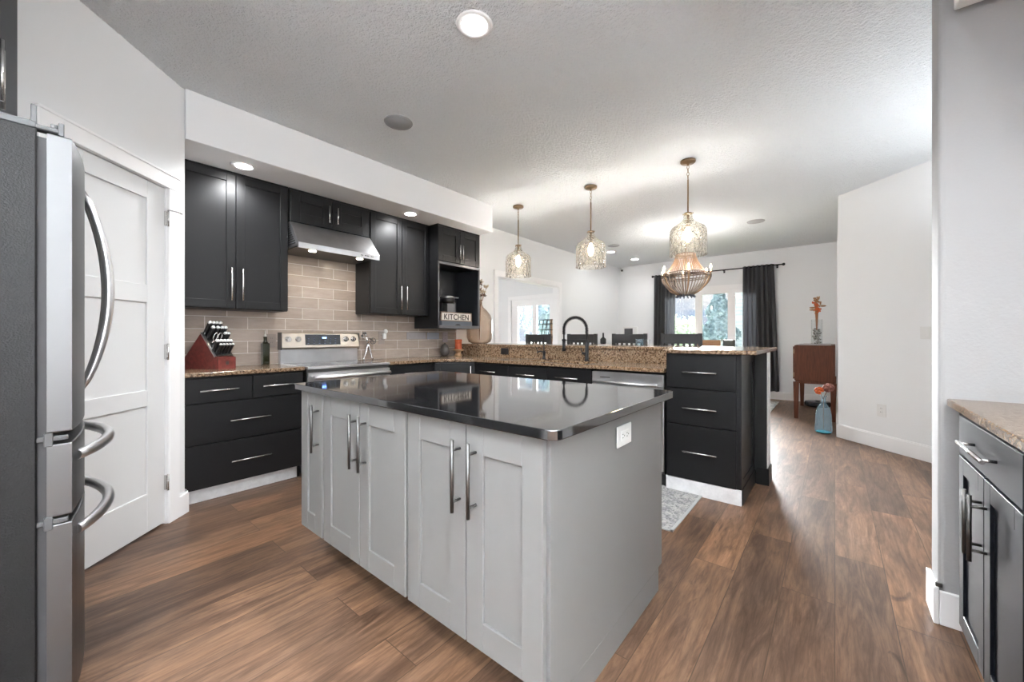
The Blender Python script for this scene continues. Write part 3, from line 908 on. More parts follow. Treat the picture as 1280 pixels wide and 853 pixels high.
for x in (.17, .62):
    bm = NB(); lathe(bm, [(0, 0), (.026, 0), (.03, .004), (.03, .008), (0, .008)], 20, (x, .13, .006)); l = obj('hood_lamp', bm, hoodlens_m, c)
    lamp('hood_light', 'SPOT', (x, .13, .0), HOOD_W, (1, .80, .58), direction=(0, .25, -1), parent=c, spot_size=R(150), spot_blend=.8, shadow_soft_size=.025)

# ---- range
c = thing('range', 'stainless freestanding electric range with glass cooktop', 'stove', (1.398, 3.30, 0), 0)
WS = .765
bm = NB(); bx(bm, .002, WS - .002, .03, .62, .02, .895); obj('oven_body', bm, dsteel_m, c)
bm = NB(); bx(bm, .0, WS, .0, .60, .893, .914, .006, seg=2); o = obj('cooktop_frame', bm, steel_m, c)
bm = NB(); bx(bm, .03, WS - .03, .045, .575, .911, .9165, .001); k_ = obj('cooktop_glass', bm, cooktop_m, c)
for x, y, r in ((.20, .17, .10), (.56, .17, .08), (.20, .43, .07), (.56, .43, .10)):
    bm = NB(); lathe(bm, [(r - .004, .0), (r, .0), (r, .0006), (r - .004, .0006)], 32, (x, y, .9166), cap=False); obj('burner_ring', bm, mat('grey_burner_print', (.12, .12, .12), .3), c)
bm = NB(); bx(bm, .004, WS - .004, .0, .03, .22, .865, .005); d = obj('oven_door', bm, steel_m, c)
bm = NB(); bx(bm, .11, WS - .11, -.002, 0, .38, .72, .001); obj('oven_window', bm, screen_m, d)
bm = NB(); tube(bm, [(.03, -.045, .825), (WS - .03, -.045, .825)], .017, 12)
for x in (.05, WS - .05):
    cyl(bm, (x, 0, .825), (x, -.045, .825), .012, 8)
obj('handle', bm, steel_m, d)
bm = NB(); bx(bm, .004, WS - .004, .0, .03, .04, .21, .005); obj('storage_drawer', bm, steel_m, c)
bm = NB(); bx(bm, .01, WS - .01, .590, .635, .905, 1.045, .002); obj('vent_riser', bm, steel_m, c)
bm = NB(); hprism(bm, [(.560, 1.045), (.555, 1.06), (.572, 1.19), (.585, 1.20), (.635, 1.20), (.635, 1.045)], .012, WS - .012); g = obj('control_panel', bm, mat('warm_stainless', (.52, .46, .39), .3, 1.0), c)
for x in (.003, WS - .013):
    bm = NB(); bx(bm, x, x + .010, .562, .635, 1.04, 1.200, .001); obj('panel_end_cap', bm, dsteel_m, c)
def onpanel(z):
    return .555 + (z - 1.06) / .13 * .017
bm = NB(); hprism(bm, [(onpanel(1.082) - .003, 1.082), (onpanel(1.182) - .003, 1.182), (onpanel(1.182) + .004, 1.182), (onpanel(1.082) + .004, 1.082)], .215, .555); s_ = obj('display', bm, screen_m, g)
bm = NB(); bx(bm, .375, .415, onpanel(1.15) - .0042, onpanel(1.15) - .003, 1.143, 1.157); obj('clock_digits', bm, blue_led, s_)
for i in range(6):
    for j in range(3):
        if not (1 < i < 4 and j == 2):
            bm = NB(); bx(bm, .235 + i * .052, .250 + i * .052, onpanel(1.10) - .0044, onpanel(1.10) - .002, 1.096 + j * .022, 1.100 + j * .022)
            obj('touch_key', bm, mat('dim_touch_marks', (.10, .12, .20), .5), s_)
for x in (.065, .150, .610, .690):
    bm = NB(); y0 = onpanel(1.138)
    tube(bm, [(x, y0, 1.138), (x, y0 - .012, 1.137)], .026, 20); tube(bm, [(x, y0 - .010, 1.137), (x, y0 - .035, 1.135)], .017, 16); bx(bm, x - .003, x + .003, y0 - .038, y0 - .034, 1.12, 1.153)
    obj('knob', bm, chrome_m, g)

# ------------------------------------------------------------------ island
ISF = .905
def isl(label, yhi, width, doors, name='island_cabinet'):
    c = thing(name, label, 'cabinet', (ISF, yhi, 0), R(-90))
    bm = NB(); bx(bm, .001, width - .001, .026, .945, .145, .879); obj('cabinet_body', bm, isl_m, c)
    bm = NB(); bx(bm, .001, width - .001, .16, .18, 0, .145);  obj('toe_kick', bm, black_m if False else mat('island_toe_dark', (.02, .019, .018), .6), c)
    for a, b, hx in doors:
        d = shaker(c, 'door', a, b, .152, .872, isl_m, st=.075, rl=.092)
        bar_handle_v(d, hx, .582, .822, dsteel_m, stand=.036, r=.0065)
    return c
isl('narrow light grey island cabinet at the far left end', 2.218, .252, ((.004, .242, .206),))
isl('middle two door light grey island cabinet', 1.966, .693, ((.008, .344, .325), (.349, .685, .400)))
c3 = isl('right hand two door light grey island cabinet under the outlet corner', 1.273, .629, ((.008, .326, .300), (.331, .639, .375)))
bm = NB(); bx(bm, .628, .650, .022, .949, .105, .879, .001); bx(bm, .628, .650, .022, .905, 0, .105, .001)
obj('side_panel', bm, isl_m, c3)
bm = NB(); bx(bm, .006, .252 + .693 + .65, .0, .012, 0, 0.001); bm.free()
# worktop
def rrect(x0, x1, y0, y1, r, n=5):
    pts = []
    for cx, cy, a0 in ((x1 - r, y0 + r, -90), (x1 - r, y1 - r, 0), (x0 + r, y1 - r, 90), (x0 + r, y0 + r, 180)):
        for i in range(n + 1):
            a = R(a0 + 90 * i / n)
            pts.append((cx + r * math.cos(a), cy + r * math.sin(a)))
    return pts
bm = NB(); prism(bm, rrect(.875, 1.885, .572, 2.255, .035, 6), .880, .910, None, .003)
tag(obj('island_worktop', bm, quartz_m), 'polished black stone worktop on the light grey island', 'countertop')
# outlet on island side
def outlet(name, label, M, w=.115, h=.073, col=white_pl, holes='double', parent=None, inner=True):
    """local: x right, z up, -y out; horizontal duplex by default"""
    t = thing(name, label, 'outlet'); t.matrix_world = M
    bm = NB(); bx(bm, -w / 2, w / 2, -.006, 0, -h / 2, h / 2, .0025, seg=2); p = obj('cover_plate', bm, col, t)
    dk = black_pl
    if holes == 'double':
        bm = NB(); bx(bm, -.036, .036, -.0085, -.006, -.018, .018, .001); q = obj('receptacle', bm, col, t)
        bm = NB()
        for cx in (-.019, .019):
            bx(bm, cx - .008, cx + .000, -.0092, -.0085, .005, .0075); bx(bm, cx - .008, cx + .000, -.0092, -.0085, -.0075, -.005); tube(bm, [(cx + .008, -.0085, 0), (cx + .008, -.0092, 0)], .0028, 8)
        obj('slots', bm, dk, q)
    elif holes == 'vertical':
        bm = NB(); bx(bm, -.018, .018, -.0085, -.006, -.036, .036, .001); q = obj('receptacle', bm, col, t)
        bm = NB()
        for cz in (-.019, .019):
            bx(bm, -.0075, -.005, -.0092, -.0085, cz - .002, cz + .008); bx(bm, .005, .0075, -.0092, -.0085, cz - .002, cz + .008)
        obj('slots', bm, dk, q)
    elif holes == 'rocker':
        n = max(1, int(round(w / .05)) - 1)
        for i in range(n):
            cx = (i - (n - 1) / 2) * .046
            bm = NB(); bx(bm, cx - .0165, cx + .0165, -.0095, -.006, -.033, .033, .0015); obj('rocker', bm, col, t)
    elif holes == 'hrocker':
        n = max(1, int(round(w / .075)) - 1)
        for i in range(2):
            cx = (i - .5) * .12
            bm = NB(); bx(bm, cx - .04, cx + .04, -.0095, -.006, -.0165, .0165, .0015); obj('rocker', bm, col, t)
    return t
def face(x, y, z, deg):
    return Matrix.Translation((x, y, z)) @ Matrix.Rotation(R(deg), 4, 'Z')
outlet('wall_outlet', 'white double outlet on the grey island side', face(1.415, .619, .79, 0), .125, .078)
outlet('wall_outlet', 'black outlet in the granite splash left of the sink', face(3.600, 3.08, .985, -90), .12, .075, black_pl)
outlet('wall_outlet', 'outlet beside the range under the left upper cabinet', face(1.35, 3.940, 1.125, 0), .075, .12, mat('taupe_plate', (.22, .18, .16), .3), 'vertical')
taupe = mat('pale_taupe_plate', (.34, .32, .33), .25)
o_ = outlet('wall_outlet', 'taupe outlet holding a white night light', face(2.468, 3.940, 1.15, 0), .075, .145, mat('taupe_plate2', (.28, .235, .21), .3), 'vertical')
nl = thing('night_light', 'small white plug in night light on the tiled wall', 'night light', (2.49, 3.925, 1.19))
bm = NB(); bx(bm, -.018, .022, -.02, .006, -.055, .01, .006, seg=2); obj('plug_body', bm, white_pl, nl)
bm = NB(); sph(bm, (.008, -.022, .03), .026, 12, (1, .6, 1)); obj('lamp_shade', bm, white_pl, nl)
outlet('light_switch', 'long pale switch plate under the cabinets, left one', face(2.945, 3.940, 1.173, 0), .285, .085, taupe, 'hrocker')
outlet('light_switch', 'pale switch plate under the cabinets, nearer the corner', face(3.20, 3.940, 1.172, 0), .19, .085, mat('pale_blue_grey_plate', (.32, .34, .40), .25), 'none')
outlet('wall_outlet', 'taupe outlet above the red candle', face(3.40, 3.940, 1.155, 0), .085, .13, mat('taupe_plate3', (.30, .25, .26), .3), 'vertical')
def a45(x, y, z):
    return Matrix.Translation((x, y, z)) @ Matrix.Rotation(R(135 + 90), 4, 'Z')
# angled wall faces (-k,+k); local -y must equal (-k,k): rotation 225 deg -> -y -> (sin225.. )
def faceM(x, y, z, nx, ny):
    n = Vector((nx, ny, 0)).normalized()      # outward
    yv = -n; xv = Vector((-n.y, n.x, 0)) * 1.0
    xv = yv.cross(Vector((0, 0, 1)))
    M = Matrix(((xv.x, yv.x, 0, x), (xv.y, yv.y, 0, y), (0, 0, 1, z), (0, 0, 0, 1)))
    return M
outlet('light_switch', 'white double light switch at the right edge of the angled wall', faceM(5.265, -.665, 1.198, -1, 1), .115, .117, white_pl, 'rocker')
outlet('wall_outlet', 'white outlet low on the angled wall', faceM(5.555, -.375, .398, -1, 1), .095, .13, white_pl, 'vertical')

# ------------------------------------------------------------------ right hand cabinets (front faces +Y, local x = -X)
def rcab(label, xhi, width, doors, dw):
    c = thing('base_cabinet', label, 'cabinet', (xhi, -.36, 0), R(180))
    bm = NB(); bx(bm, 0, width, .021, .63, .10, .884); obj('cabinet_body', bm, black_m, c)
    bm = NB(); bx(bm, 0, width, .075, .095, 0, .10); obj('toe_kick', bm, black_m, c)
    rm = mat('right_cabinet_charcoal', (.005, .0065, .010), .40, Specular_IOR_Level=.25)
    d = slab(c, 'drawer', dw[0], dw[1], .728, .868, rm); bar_handle_h(d, dw[2], dw[3], .80, handle_m, stand=.034, r=.0065)
    for a, b, hx in doors:
        d = shaker(c, 'door', a, b, .085, .718, rm, st=.06); bar_handle_v(d, hx, .46, .667, dsteel_m, stand=.036)
    return c
rcab('charcoal base cabinet with drawer and two doors at the right edge', 2.327, .777, ((.125, .438, .413), (.444, .772, .472)), (.125, .772, .31, .60))
rcab('charcoal base cabinet nearest the camera on the right', 1.547, .70, ((.008, .345, .30), (.351, .69, .40)), (.008, .69, .2, .5))
bm = NB(); bx(bm, .845, 2.312, -.992, -.345, .885, .915, .004)
tag(obj('countertop', bm, granite_m), 'brown granite countertop on the right hand cabinets', 'countertop')

# ------------------------------------------------------------------ refrigerator (side at Y=1.76, front +X)
c = thing('refrigerator', 'stainless french door refrigerator with dark textured side', 'refrigerator', (0, 1.76, 0), 0)
bm = NB(); bx(bm, -.74, .0, 0, .858, .02, 1.76, .004); obj('fridge_body', bm, fridge_side_m, c)
bm = NB(); bx(bm, .0, .018, .012, .846, .08, 1.74); obj('gasket', bm, gasket_m, c)
def bow(y0, y1, n=14, flat0=.066, mx=.112, total=.86):
    """outline in x,y of a door whose face bows outwards over the full width of the fridge"""
    pts = [(.018, y0), (.018, y1)]
    out = []
    for i in range(n + 1):
        y = y1 + (y0 - y1) * i / n
        t = (y / total - .5) * 2
        out.append((flat0 + (mx - flat0) * (1 - t * t) , y))
    return [pts[0]] + out[::-1] + [pts[1]]
fs_m = mat('fridge_brushed_steel', (.13, .13, .132), .38, 1.0)
_v = pos(fs_m, (1, 1, 60)); bump(fs_m, noise(fs_m, _v, 9, 2).outputs['Fac'], .05, .001)
def bowobj(name, y0, y1, z0, z1):
    bm = NB(); prism(bm, bow(y0, y1), z0, z1, None, .004)
    return obj(name, bm, fs_m, c)
d1 = bowobj('door', .004, .427, .880, 1.755)
d2 = bowobj('door', .431, .854, .880, 1.755)
d3 = bowobj('drawer', .004, .854, .632, .846)
d4 = bowobj('drawer', .004, .854, .06, .610)
def vhandle(p, y):
    pts = []; n = 20
    for i in range(n + 1):
        t = i / n
        z = .97 + (1.705 - .97) * t
        b = math.sin(PI * t) ** .75
        pts.append((.104 + .072 * b, y + .0, z))
    bm = NB(); tube(bm, pts, .013, 10, rad=[.010 + .006 * math.sin(PI * i / n) for i in range(n + 1)]); return obj('handle', bm, steel_m, p)
vhandle(d1, .395); vhandle(d2, .463)
def hhandle(p, z):
    pts = []; n = 24
    for i in range(n + 1):
        t = i / n
        y = .085 + (.775 - .085) * t
        b = math.sin(PI * t) ** .8
        pts.append((.080 + .022 * b + .074 * b, y, z + .0))
    bm = NB(); tube(bm, pts, .015, 10, flat=1.25, rad=[.013 + .004 * math.sin(PI * i / n) for i in range(n + 1)]); return obj('handle', bm, steel_m, p)
hhandle(d3, .790); hhandle(d4, .555)
bm = NB()
bx(bm, -.10, .0, .01, .06, 1.76, 1.782, .004); bx(bm, -.02, .052, .012, .045, 1.762, 1.776, .003)
bx(bm, .040, .052, .01, .05, 1.756, 1.795, .002); tube(bm, [(.033, .028, 1.77), (.033, .028, 1.79)], .008, 10); bx(bm, -.012, .0, .04, .065, 1.76, 1.84, .002)
obj('hinge_cover', bm, grey_pl, c)
for z in (.864, .620):
    bm = NB(); bx(bm, -.004, .06, .003, .03, z - .008, z + .006, .002); bx(bm, .012, .03, -.002, .02, z - .022, z + .016, .002); obj('hinge', bm, grey_pl, c)
bm = NB(); bx(bm, -.01, .04, .02, .84, .0, .06); obj('kick_grille', bm, black_pl, c)
# cabinet over refrigerator
c = thing('upper_cabinet', 'dark cabinet above the refrigerator at the left edge', 'cabinet', (-.085, 2.665, 1.86), R(90))
c.location = (-.11, 1.765, 1.86)
gm = mat('over_fridge_cabinet_charcoal', (.11, .11, .112), .4)
bm = NB(); bx(bm, 0, .86, .021, .66, 0, .925); bx(bm, .86, .874, -.058, .66, 0, .925); obj('cabinet_body', bm, gm, c)
for a, b, hx in ((.004, .446, .41), (.452, .858, .49)):
    d = shaker(c, 'door', a, b, .004, .90, gm, st=.06); bar_handle_v(d, hx, .10, .308)

# ------------------------------------------------------------------ things on the left counter
c = thing('knife_block', 'red stained wooden knife block full of black handled knives', 'knife block', (.843, 3.615, .915), R(0))
# block: profile in local x-z (side view), extruded along depth y; front (low end) faces right
c.rotation_euler[2] = 0
PB = [(-.20, 0), (.0, 0), (.0, .085), (-.012, .105), (-.085, .262), (-.105, .255)]
def xprism(bm, prof, y0, y1, bev=0):
    a = [bm.verts.new((x, y0, z)) for x, z in prof]; b = [bm.verts.new((x, y1, z)) for x, z in prof]
    bm.faces.new(list(reversed(a))); bm.faces.new(b)
    n = len(prof)
    for i in range(n):
        bm.faces.new((a[i], a[(i + 1) % n], b[(i + 1) % n], b[i]))
    return bm
c.location = (.975, 3.62, .915)
c.rotation_euler[2] = R(-90 + 26)
# after rotation local x (front of block) points mostly to -Y/+X
PB = [(-.40, 0), (.0, 0), (.0, .088), (-.040, .098), (-.165, .272), (-.18, .262)]
bm = NB(); xprism(bm, PB, -.12, .02); obj('block_body', bm, block_m, c)
bm = NB(); xprism(bm, [(-.034, .098), (-.165, .280), (-.175, .272), (-.04, .090)], -.122, .022); obj('slot_plate', bm, steel_m, c)
bm = NB(); xprism(bm, [(-.028, .098), (-.161, .283), (-.165, .280), (-.036, .095)], -.108, .0225); obj('slot_insert', bm, black_pl, c)
bm = NB(); bx(bm, -.0005, .0015, -.062, -.038, .032, .058, .0003); obj('emblem', bm, dsteel_m, c)
nrm = Vector((.262, 0, .19)).normalized() if False else Vector((.81, 0, .585))
tng = Vector((-.585, 0, .81))
o0 = Vector((-.034, 0, .098))
butt_m = mat('satin_steel_butt', (.85, .85, .86), .38, .7)
def knife(y, t, L=.10, r=.0112, idx=0, upd=.55):
    base = o0 + tng * t + Vector((0, y, 0))
    wp = Vector(c.location) + Matrix.Rotation(c.rotation_euler[2], 3, 'Z') @ base
    kn_ = thing('kitchen_knife', 'black handled knife with steel butt slotted in the red knife block', 'knife', wp, c.rotation_euler[2], 'knives in the red knife block')
    base = Vector((0, 0, 0))
    dd = (Vector((.52, 0, .85))).normalized()
    bm = NB(); p1 = base + dd * L
    tube(bm, [base + dd * .001, base + dd * L * .4, base + dd * L * .85, p1], r, 8, rad=[r * .85, r, r * 1.1, r * 1.05], flat=1.4)
    obj('knife_handle', bm, black_pl, kn_)
    bm = NB(); sph(bm, p1 - dd * .001, r * 1.3, 8, (1, 1, 1)); obj('steel_butt', bm, butt_m, kn_)
for i, y in enumerate((-.105, -.078, -.050, -.022)):
    knife(y, .205, .105); 
for i, y in enumerate((-.098, -.060, -.024, .004)):
    knife(y, .165, .10)
for i, y in enumerate((-.02, .004)):
    knife(y, .115, .095)
for i, y in enumerate((-.107, -.080, -.053, -.028, -.004)):
    knife(y, .055, .085)
for i, y in enumerate((-.100, -.075, -.050, -.025, .0)):
    knife(y, .022, .085, .008)
_wp = Vector(c.location) + Matrix.Rotation(c.rotation_euler[2], 3, 'Z') @ (o0 + tng * .115 + Vector((0, -.08, 0)))
sh = thing('kitchen_shears', 'looped handles of the kitchen shears standing in the knife block', 'scissors', _wp, c.rotation_euler[2])
for y in (-.0165, .0165):
    bm = NB()
    cpt = Vector((.045, y, .055))
    pts = [cpt + Vector((.022 * math.cos(a) * .5, .015 * math.sin(a), .030 * math.cos(a))) for a in [2 * PI * i / 14 for i in range(14)]]
    tube(bm, pts, .0045, 7, closed=True)
    tube(bm, [(.002, y, 0), cpt + Vector((-.01, 0, -.03))], .006, 7)
    obj('loop_handle', bm, chrome_m, sh)

c = thing('oil_bottle', 'dark olive glass oil bottle with a pour spout', 'bottle', (1.272, 3.85, .915))
bm = NB(); bx(bm, -.028, .028, -.028, .028, 0, .19, .006, seg=2); lathe(bm, [(.024, .19), (.014, .21), (.013, .235), (.015, .237), (.015, .246)], 16); obj('bottle_body', bm, oliveg_m, c)
bm = NB(); lathe(bm, [(.012, .245), (.010, .26), (.004, .27), (.003, .30), (0, .30)], 12); obj('pour_spout', bm, mat('clear_spout', (.6, .58, .55), .15), c)

c = thing('chef_figurine', 'thin metal chef figurine standing behind the range corner', 'figurine', (2.238, 3.83, .915))
bm = NB()
tube(bm, [(-.05, -.005, .004), (-.045, 0, .02), (-.02, 0, .08), (-.008, 0, .14), (0, 0, .185)], .008, 8, rad=[.012, .005, .009, .011, .010])
tube(bm, [(.055, -.005, .004), (.045, 0, .02), (.032, 0, .08), (.012, 0, .14), (0, 0, .185)], .008, 8, rad=[.012, .005, .009, .011, .010])
tube(bm, [(0, 0, .175), (-.006, 0, .21), (-.02, 0, .245)], .012, 8, rad=[.010, .013, .008])
tube(bm, [(-.02, 0, .238), (.02, 0, .23), (.05, 0, .205)], .005, 8); tube(bm, [(-.02, 0, .238), (-.05, 0, .232), (-.062, 0, .25)], .005, 8)
obj('figure_body', bm, chrome_m, c)
bm = NB(); sph(bm, (-.026, 0, .262), .015, 10); obj('head', bm, chrome_m, c)
bm = NB(); sph(bm, (-.04, 0, .285), .022, 10, (1, .6, .7)); sph(bm, (-.065, 0, .258), .014, 8); obj('hat', bm, dsteel_m, c)
bm = NB(); lathe(bm, [(.0, 0), (.034, .001), (.034, .004), (0, .004)], 16, (.055, 0, .19)); 
pts = [(.06 + .032 * math.cos(a), 0, .20 + .032 * math.sin(a)) for a in [2 * PI * i / 16 for i in range(16)]]
tube(bm, pts, .0035, 6, closed=True); tube(bm, [(.03, 0, .215), (.09, 0, .19)], .003, 6); tube(bm, [(.05, 0, .235), (.07, 0, .17)], .003, 6)
obj('wheel_tray', bm, dsteel_m, c)

c = thing('candle_stand', 'red pillar candle on a turned wooden stand in the corner', 'candle', (3.47, 3.76, .915))
bm = NB(); lathe(bm, [(.052, 0), (.055, .008), (.040, .02), (.032, .04), (.036, .055), (.050, .062), (.075, .068), (.078, .078), (.05, .084), (0, .084)], 24); obj('stand', bm, ltwood_m, c)
bm = NB(); lathe(bm, [(.046, .084), (.048, .10), (.044, .105), (.044, .185), (.048, .19), (.046, .21), (.035, .212), (0, .205)], 24); obj('candle', bm, redwood_m, c)
c = thing('dark_jar', 'small dark round pot behind the red candle', 'pot', (3.33, 3.86, .915))
bm = NB(); lathe(bm, [(.03, 0), (.05, .02), (.06, .06), (.055, .10), (.04, .125), (.045, .135), (.0, .135)], 24); obj('pot_body', bm, mat('dim_grey_pot', (.10, .09, .085), .4), c)
bm = NB(); lathe(bm, [(.04, .135), (.03, .148), (.008, .152), (.01, .165), (0, .168)], 16); obj('lid', bm, mat('dim_grey_pot2', (.12, .11, .10), .4), c)

# ---- coffee nook contents
NZ = 1.291
c = thing('pod_drawer', 'grey blue coffee pod drawer under the kitchen sign', 'drawer', (3.275, 3.56, NZ))
bm = NB()
bx(bm, -.25, .25, .0, .30, 0, .058, .004); obj('drawer_box', bm, tray_m, c)
bm = NB(); prism(bm, [(-.055, 0), (.055, 0), (.045, .010), (.02, .024), (-.02, .024), (-.045, .010)], 0, .004, Matrix.Translation((0, -.001, 0)) @ Matrix.Rotation(R(90), 4, 'X')); obj('finger_notch', bm, black_pl, c)
c = thing('kitchen_sign', 'framed cream sign reading KITCHEN on the pod drawer', 'sign', (3.275, 3.578, NZ + .058))
bm = NB(); bx(bm, -.248, .248, 0, .018, 0, .108, .001); obj('sign_board', bm, paper_m, c)
bm = NB()
bx(bm, -.252, .252, -.006, .02, 0, .012, .001); bx(bm, -.252, .252, -.006, .02, .098, .110, .001); bx(bm, -.252, -.240, -.006, .02, 0, .11, .001); bx(bm, .240, .252, -.006, .02, 0, .11, .001)
obj('sign_frame', bm, signframe_m, c)
cu = bpy.data.curves.new('lettering', 'FONT'); cu.body = 'KITCHEN'; cu.size = .094; cu.extrude = .001; cu.align_x = 'CENTER'; cu.space_character = 1.06; cu.offset = .0016
to = bpy.data.objects.new('lettering', cu); C.objects.link(to)
bpy.context.view_layer.update()
me = bpy.data.meshes.new_from_object(to.evaluated_get(bpy.context.evaluated_depsgraph_get()))
bpy.data.objects.remove(to)
bmt = NB(); bmt.from_mesh(me)
bmesh.ops.transform(bmt, matrix=Matrix.Translation((0, -.0015, .020)) @ Matrix.Rotation(R(90), 4, 'X'), verts=bmt.verts[:])
# serifs to make the lettering read as slab type
obj('lettering', bmt, signtext_m, c)

c = thing('coffee_maker', 'black and silver single serve coffee maker in the nook', 'coffee maker', (3.225, 3.722, NZ + .058))
c.scale = (1, 1, .845)
bm = NB(); bx(bm, -.085, .085, -.02, .12, 0, .30, .015, seg=2); bx(bm, -.075, .075, -.10, .02, 0, .05, .01); lathe(bm, [(.0, .26), (.075, .26), (.09, .29), (.09, .345), (.0, .35)], 24, (0, -.03, 0)); obj('machine_body', bm, black_pl, c)
bm = NB(); lathe(bm, [(.091, .335), (.096, .345), (.091, .358), (.06, .372), (0, .376)], 24, (0, -.03, 0)); tube(bm, [(.05, -.05, .355), (.13, -.09, .352)], .009, 8); obj('lid', bm, steel_m, c)
bm = NB(); bx(bm, -.055, .055, -.095, -.088, .07, .255, .004); bx(bm, .085, .125, -.05, .08, .05, .29, .01); obj('water_tank', bm, mat('smoky_plastic', (.16, .16, .165), .15), c)
c = thing('chrome_rack', 'upright grey rack at the left inside the nook', 'rack', (2.99, 3.84, NZ))
bm = NB(); bx(bm, -.03, .03, -.015, .015, 0, .58, .003); obj('rack_body', bm, mat('dim_grey_metal', (.16, .16, .165), .35, .5), c)

# ---- demijohn vase with dried blooms
c = thing('demijohn_vase', 'large smoky amber glass demijohn with dried blooms on the bar', 'vase', (3.83, 3.73, 1.067))
bm = NB(); lathe(bm, [(.0, .002), (.10, .002), (.150, .025), (.172, .08), (.176, .20), (.173, .31), (.152, .385), (.10, .45), (.055, .49), (.037, .53), (.035, .59), (.043, .60)], 40, cap=False); obj('glass_body', bm, amber_m, c)
bm = NB()
rr = random.Random(5)
for i in range(12):
    a = rr.uniform(0, 2 * PI); t = rr.uniform(.02, .13); zt = rr.uniform(.66, .84)
    tip = Vector((t * math.cos(a), t * math.sin(a), zt))
    tube(bm, [(0, 0, .05), (tip.x * .15, tip.y * .15, .5), tip], .003, 5)
    tgt = NB()
    for k_ in range(12):
        b_ = rr.uniform(0, 2 * PI); e = rr.uniform(-.5, 1.1)
        d_ = Vector((math.cos(b_) * math.cos(e), math.sin(b_) * math.cos(e), math.sin(e)))
        tube(tgt, [tip, tip + d_ * .026, tip + d_ * .055], .004, 5, rad=[.004, .009, .0012])
    obj('bloom', tgt, cream_m if i % 2 else mat('dark_dried_bloom', (.09, .06, .045), .8), c)
obj('stems', bm, stem_m, c)

# ------------------------------------------------------------------ lights
def can_light(label, x, y, z, power, rad=.062, spread=158, col=(.97, .985, 1.0), size=.11):
    c = thing('recessed_light', label, 'ceiling light', (x, y, z), 0, 'recessed ceiling lights')
    bm = NB(); lathe(bm, [(rad + .004, .0), (rad + .004, -.004), (rad + .028, -.006), (rad + .034, 0)], 32, cap=False); obj('trim_ring', bm, trim_m, c)
    bm = NB(); lathe(bm, [(0, -.001), (rad + .004, -.001), (rad + .004, -.004), (0, -.005)], 32); obj('lens', bm, lens_m, c)
    lamp('can_light', 'SPOT', (0, 0, -.03), power * 4, col, direction=(0, 0, -1), parent=c, spot_size=R(spread), spot_blend=.65, shadow_soft_size=.05)
    return c
can_light('bright recessed ceiling light above the island', 1.452, 1.451, ZC, CAN_W)
can_light('recessed soffit light over the first black upper cabinet', 1.0, 3.47, 2.46, SOFFIT_W, .052)
can_light('recessed soffit light right of the range hood', 2.51, 3.46, 2.46, SOFFIT_W, .052)
can_light('recessed ceiling light right of the pendant, nearer one of the far pair', 7.02, 3.32, ZC, CAN_FAR * .45)
can_light('recessed ceiling light nearest the far corner camera', 8.0, 3.25, ZC, CAN_FAR * .6)
OFF = [(.95, -.24, 3), (-.55, 1.35, CAN_W), (-.30, -.55, 6), (-2.6, -1.9, CAN_W), (4.9, -.4, CAN_W * .8)]  # the two behind the camera are added, unseen, for fill light
for i, (x, y, p) in enumerate(OFF[:4]):
    can_light(['recessed ceiling light over the right hand walkway', 'recessed ceiling light in front of the refrigerator', 'added unseen recessed light behind the camera', 'added unseen recessed light in the rear corner'][i], x, y, ZC, p)
def globe(label, x, y, z, power):  # lamp added out of view to brighten the room past the doorway
    c = thing('fill_globe', label, 'pendant light', (x, y, ZC))
    bm = NB(); lathe(bm, [(0, 0), (.06, 0), (.06, -.02), (0, -.03)], 24); cyl(bm, (0, 0, -.02), (0, 0, z - ZC + .14), .006, 8); obj('stem', bm, bronze_m, c)
    bm = NB(); sph(bm, (0, 0, z - ZC), .15, 24); obj('glass_globe', bm, emis('fill_globe_glow', (1, .96, .9), 3.0), c)
    lamp('den_fill_light', 'POINT', (0, 0, z - ZC), power, (1, 1, 1), parent=c, shadow_soft_size=.16)
def torchiere(label, x, y, power):  # lamp added out of view to bounce fill off the ceiling
    c = thing('fill_torchiere', label, 'fill lamp', (x, y, 0))
    bm = NB(); lathe(bm, [(0, 0), (.14, 0), (.14, .02), (.02, .04), (0, .04)], 24); cyl(bm, (0, 0, .03), (0, 0, 1.70), .012, 10); obj('pole', bm, blackmetal_m, c)
    bm = NB(); lathe(bm, [(.02, 1.69), (.10, 1.72), (.16, 1.79), (.165, 1.79), (.10, 1.71), (.02, 1.68)], 28, cap=False); obj('bowl', bm, blackmetal_m, c)
    lamp('uplight', 'SPOT', (0, 0, 1.80), power * 2, (.90, .95, 1.0), direction=(0, 0, 1), parent=c, spot_size=R(166), spot_blend=.35, shadow_soft_size=.12)
torchiere('added black torchiere bouncing fill, unseen behind the camera', -1.4, -2.0, UP_FILL_W)
torchiere('added black torchiere bouncing fill, unseen in the rear room', -2.9, -.9, UP_FILL_W * .3)
torchiere('added black torchiere for fill, unseen in the hall behind the end wall', 3.9, -1.22, UP_FILL_W * .035)
globe('added milk glass globe for fill, unseen in the room beyond the doorway', 4.6, 6.4, 2.2, DEN_FILL_W)
def disc(name, label, cat, x, y, r, m, z=ZC):
    c = thing(name, label, cat, (x, y, z))
    bm = NB(); lathe(bm, [(r - .014, 0), (r - .014, -.004), (r - .004, -.008), (r, -.003), (r, 0)], 36, cap=False); obj('rim', bm, m, c)
    bm = NB(); lathe(bm, [(0, -.002), (r - .013, -.002), (r - .013, -.005), (0, -.005)], 36); obj('grille', bm, m, c)
    return c
disc('ceiling_speaker', 'round grey ceiling speaker near the soffit', 'speaker', 1.746, 2.557, .105, speaker_m)
disc('ceiling_speaker', 'pale round ceiling speaker right of the chandelier', 'speaker', 6.45, .86, .11, mat('pale_grille', (.42, .42, .42), .7))
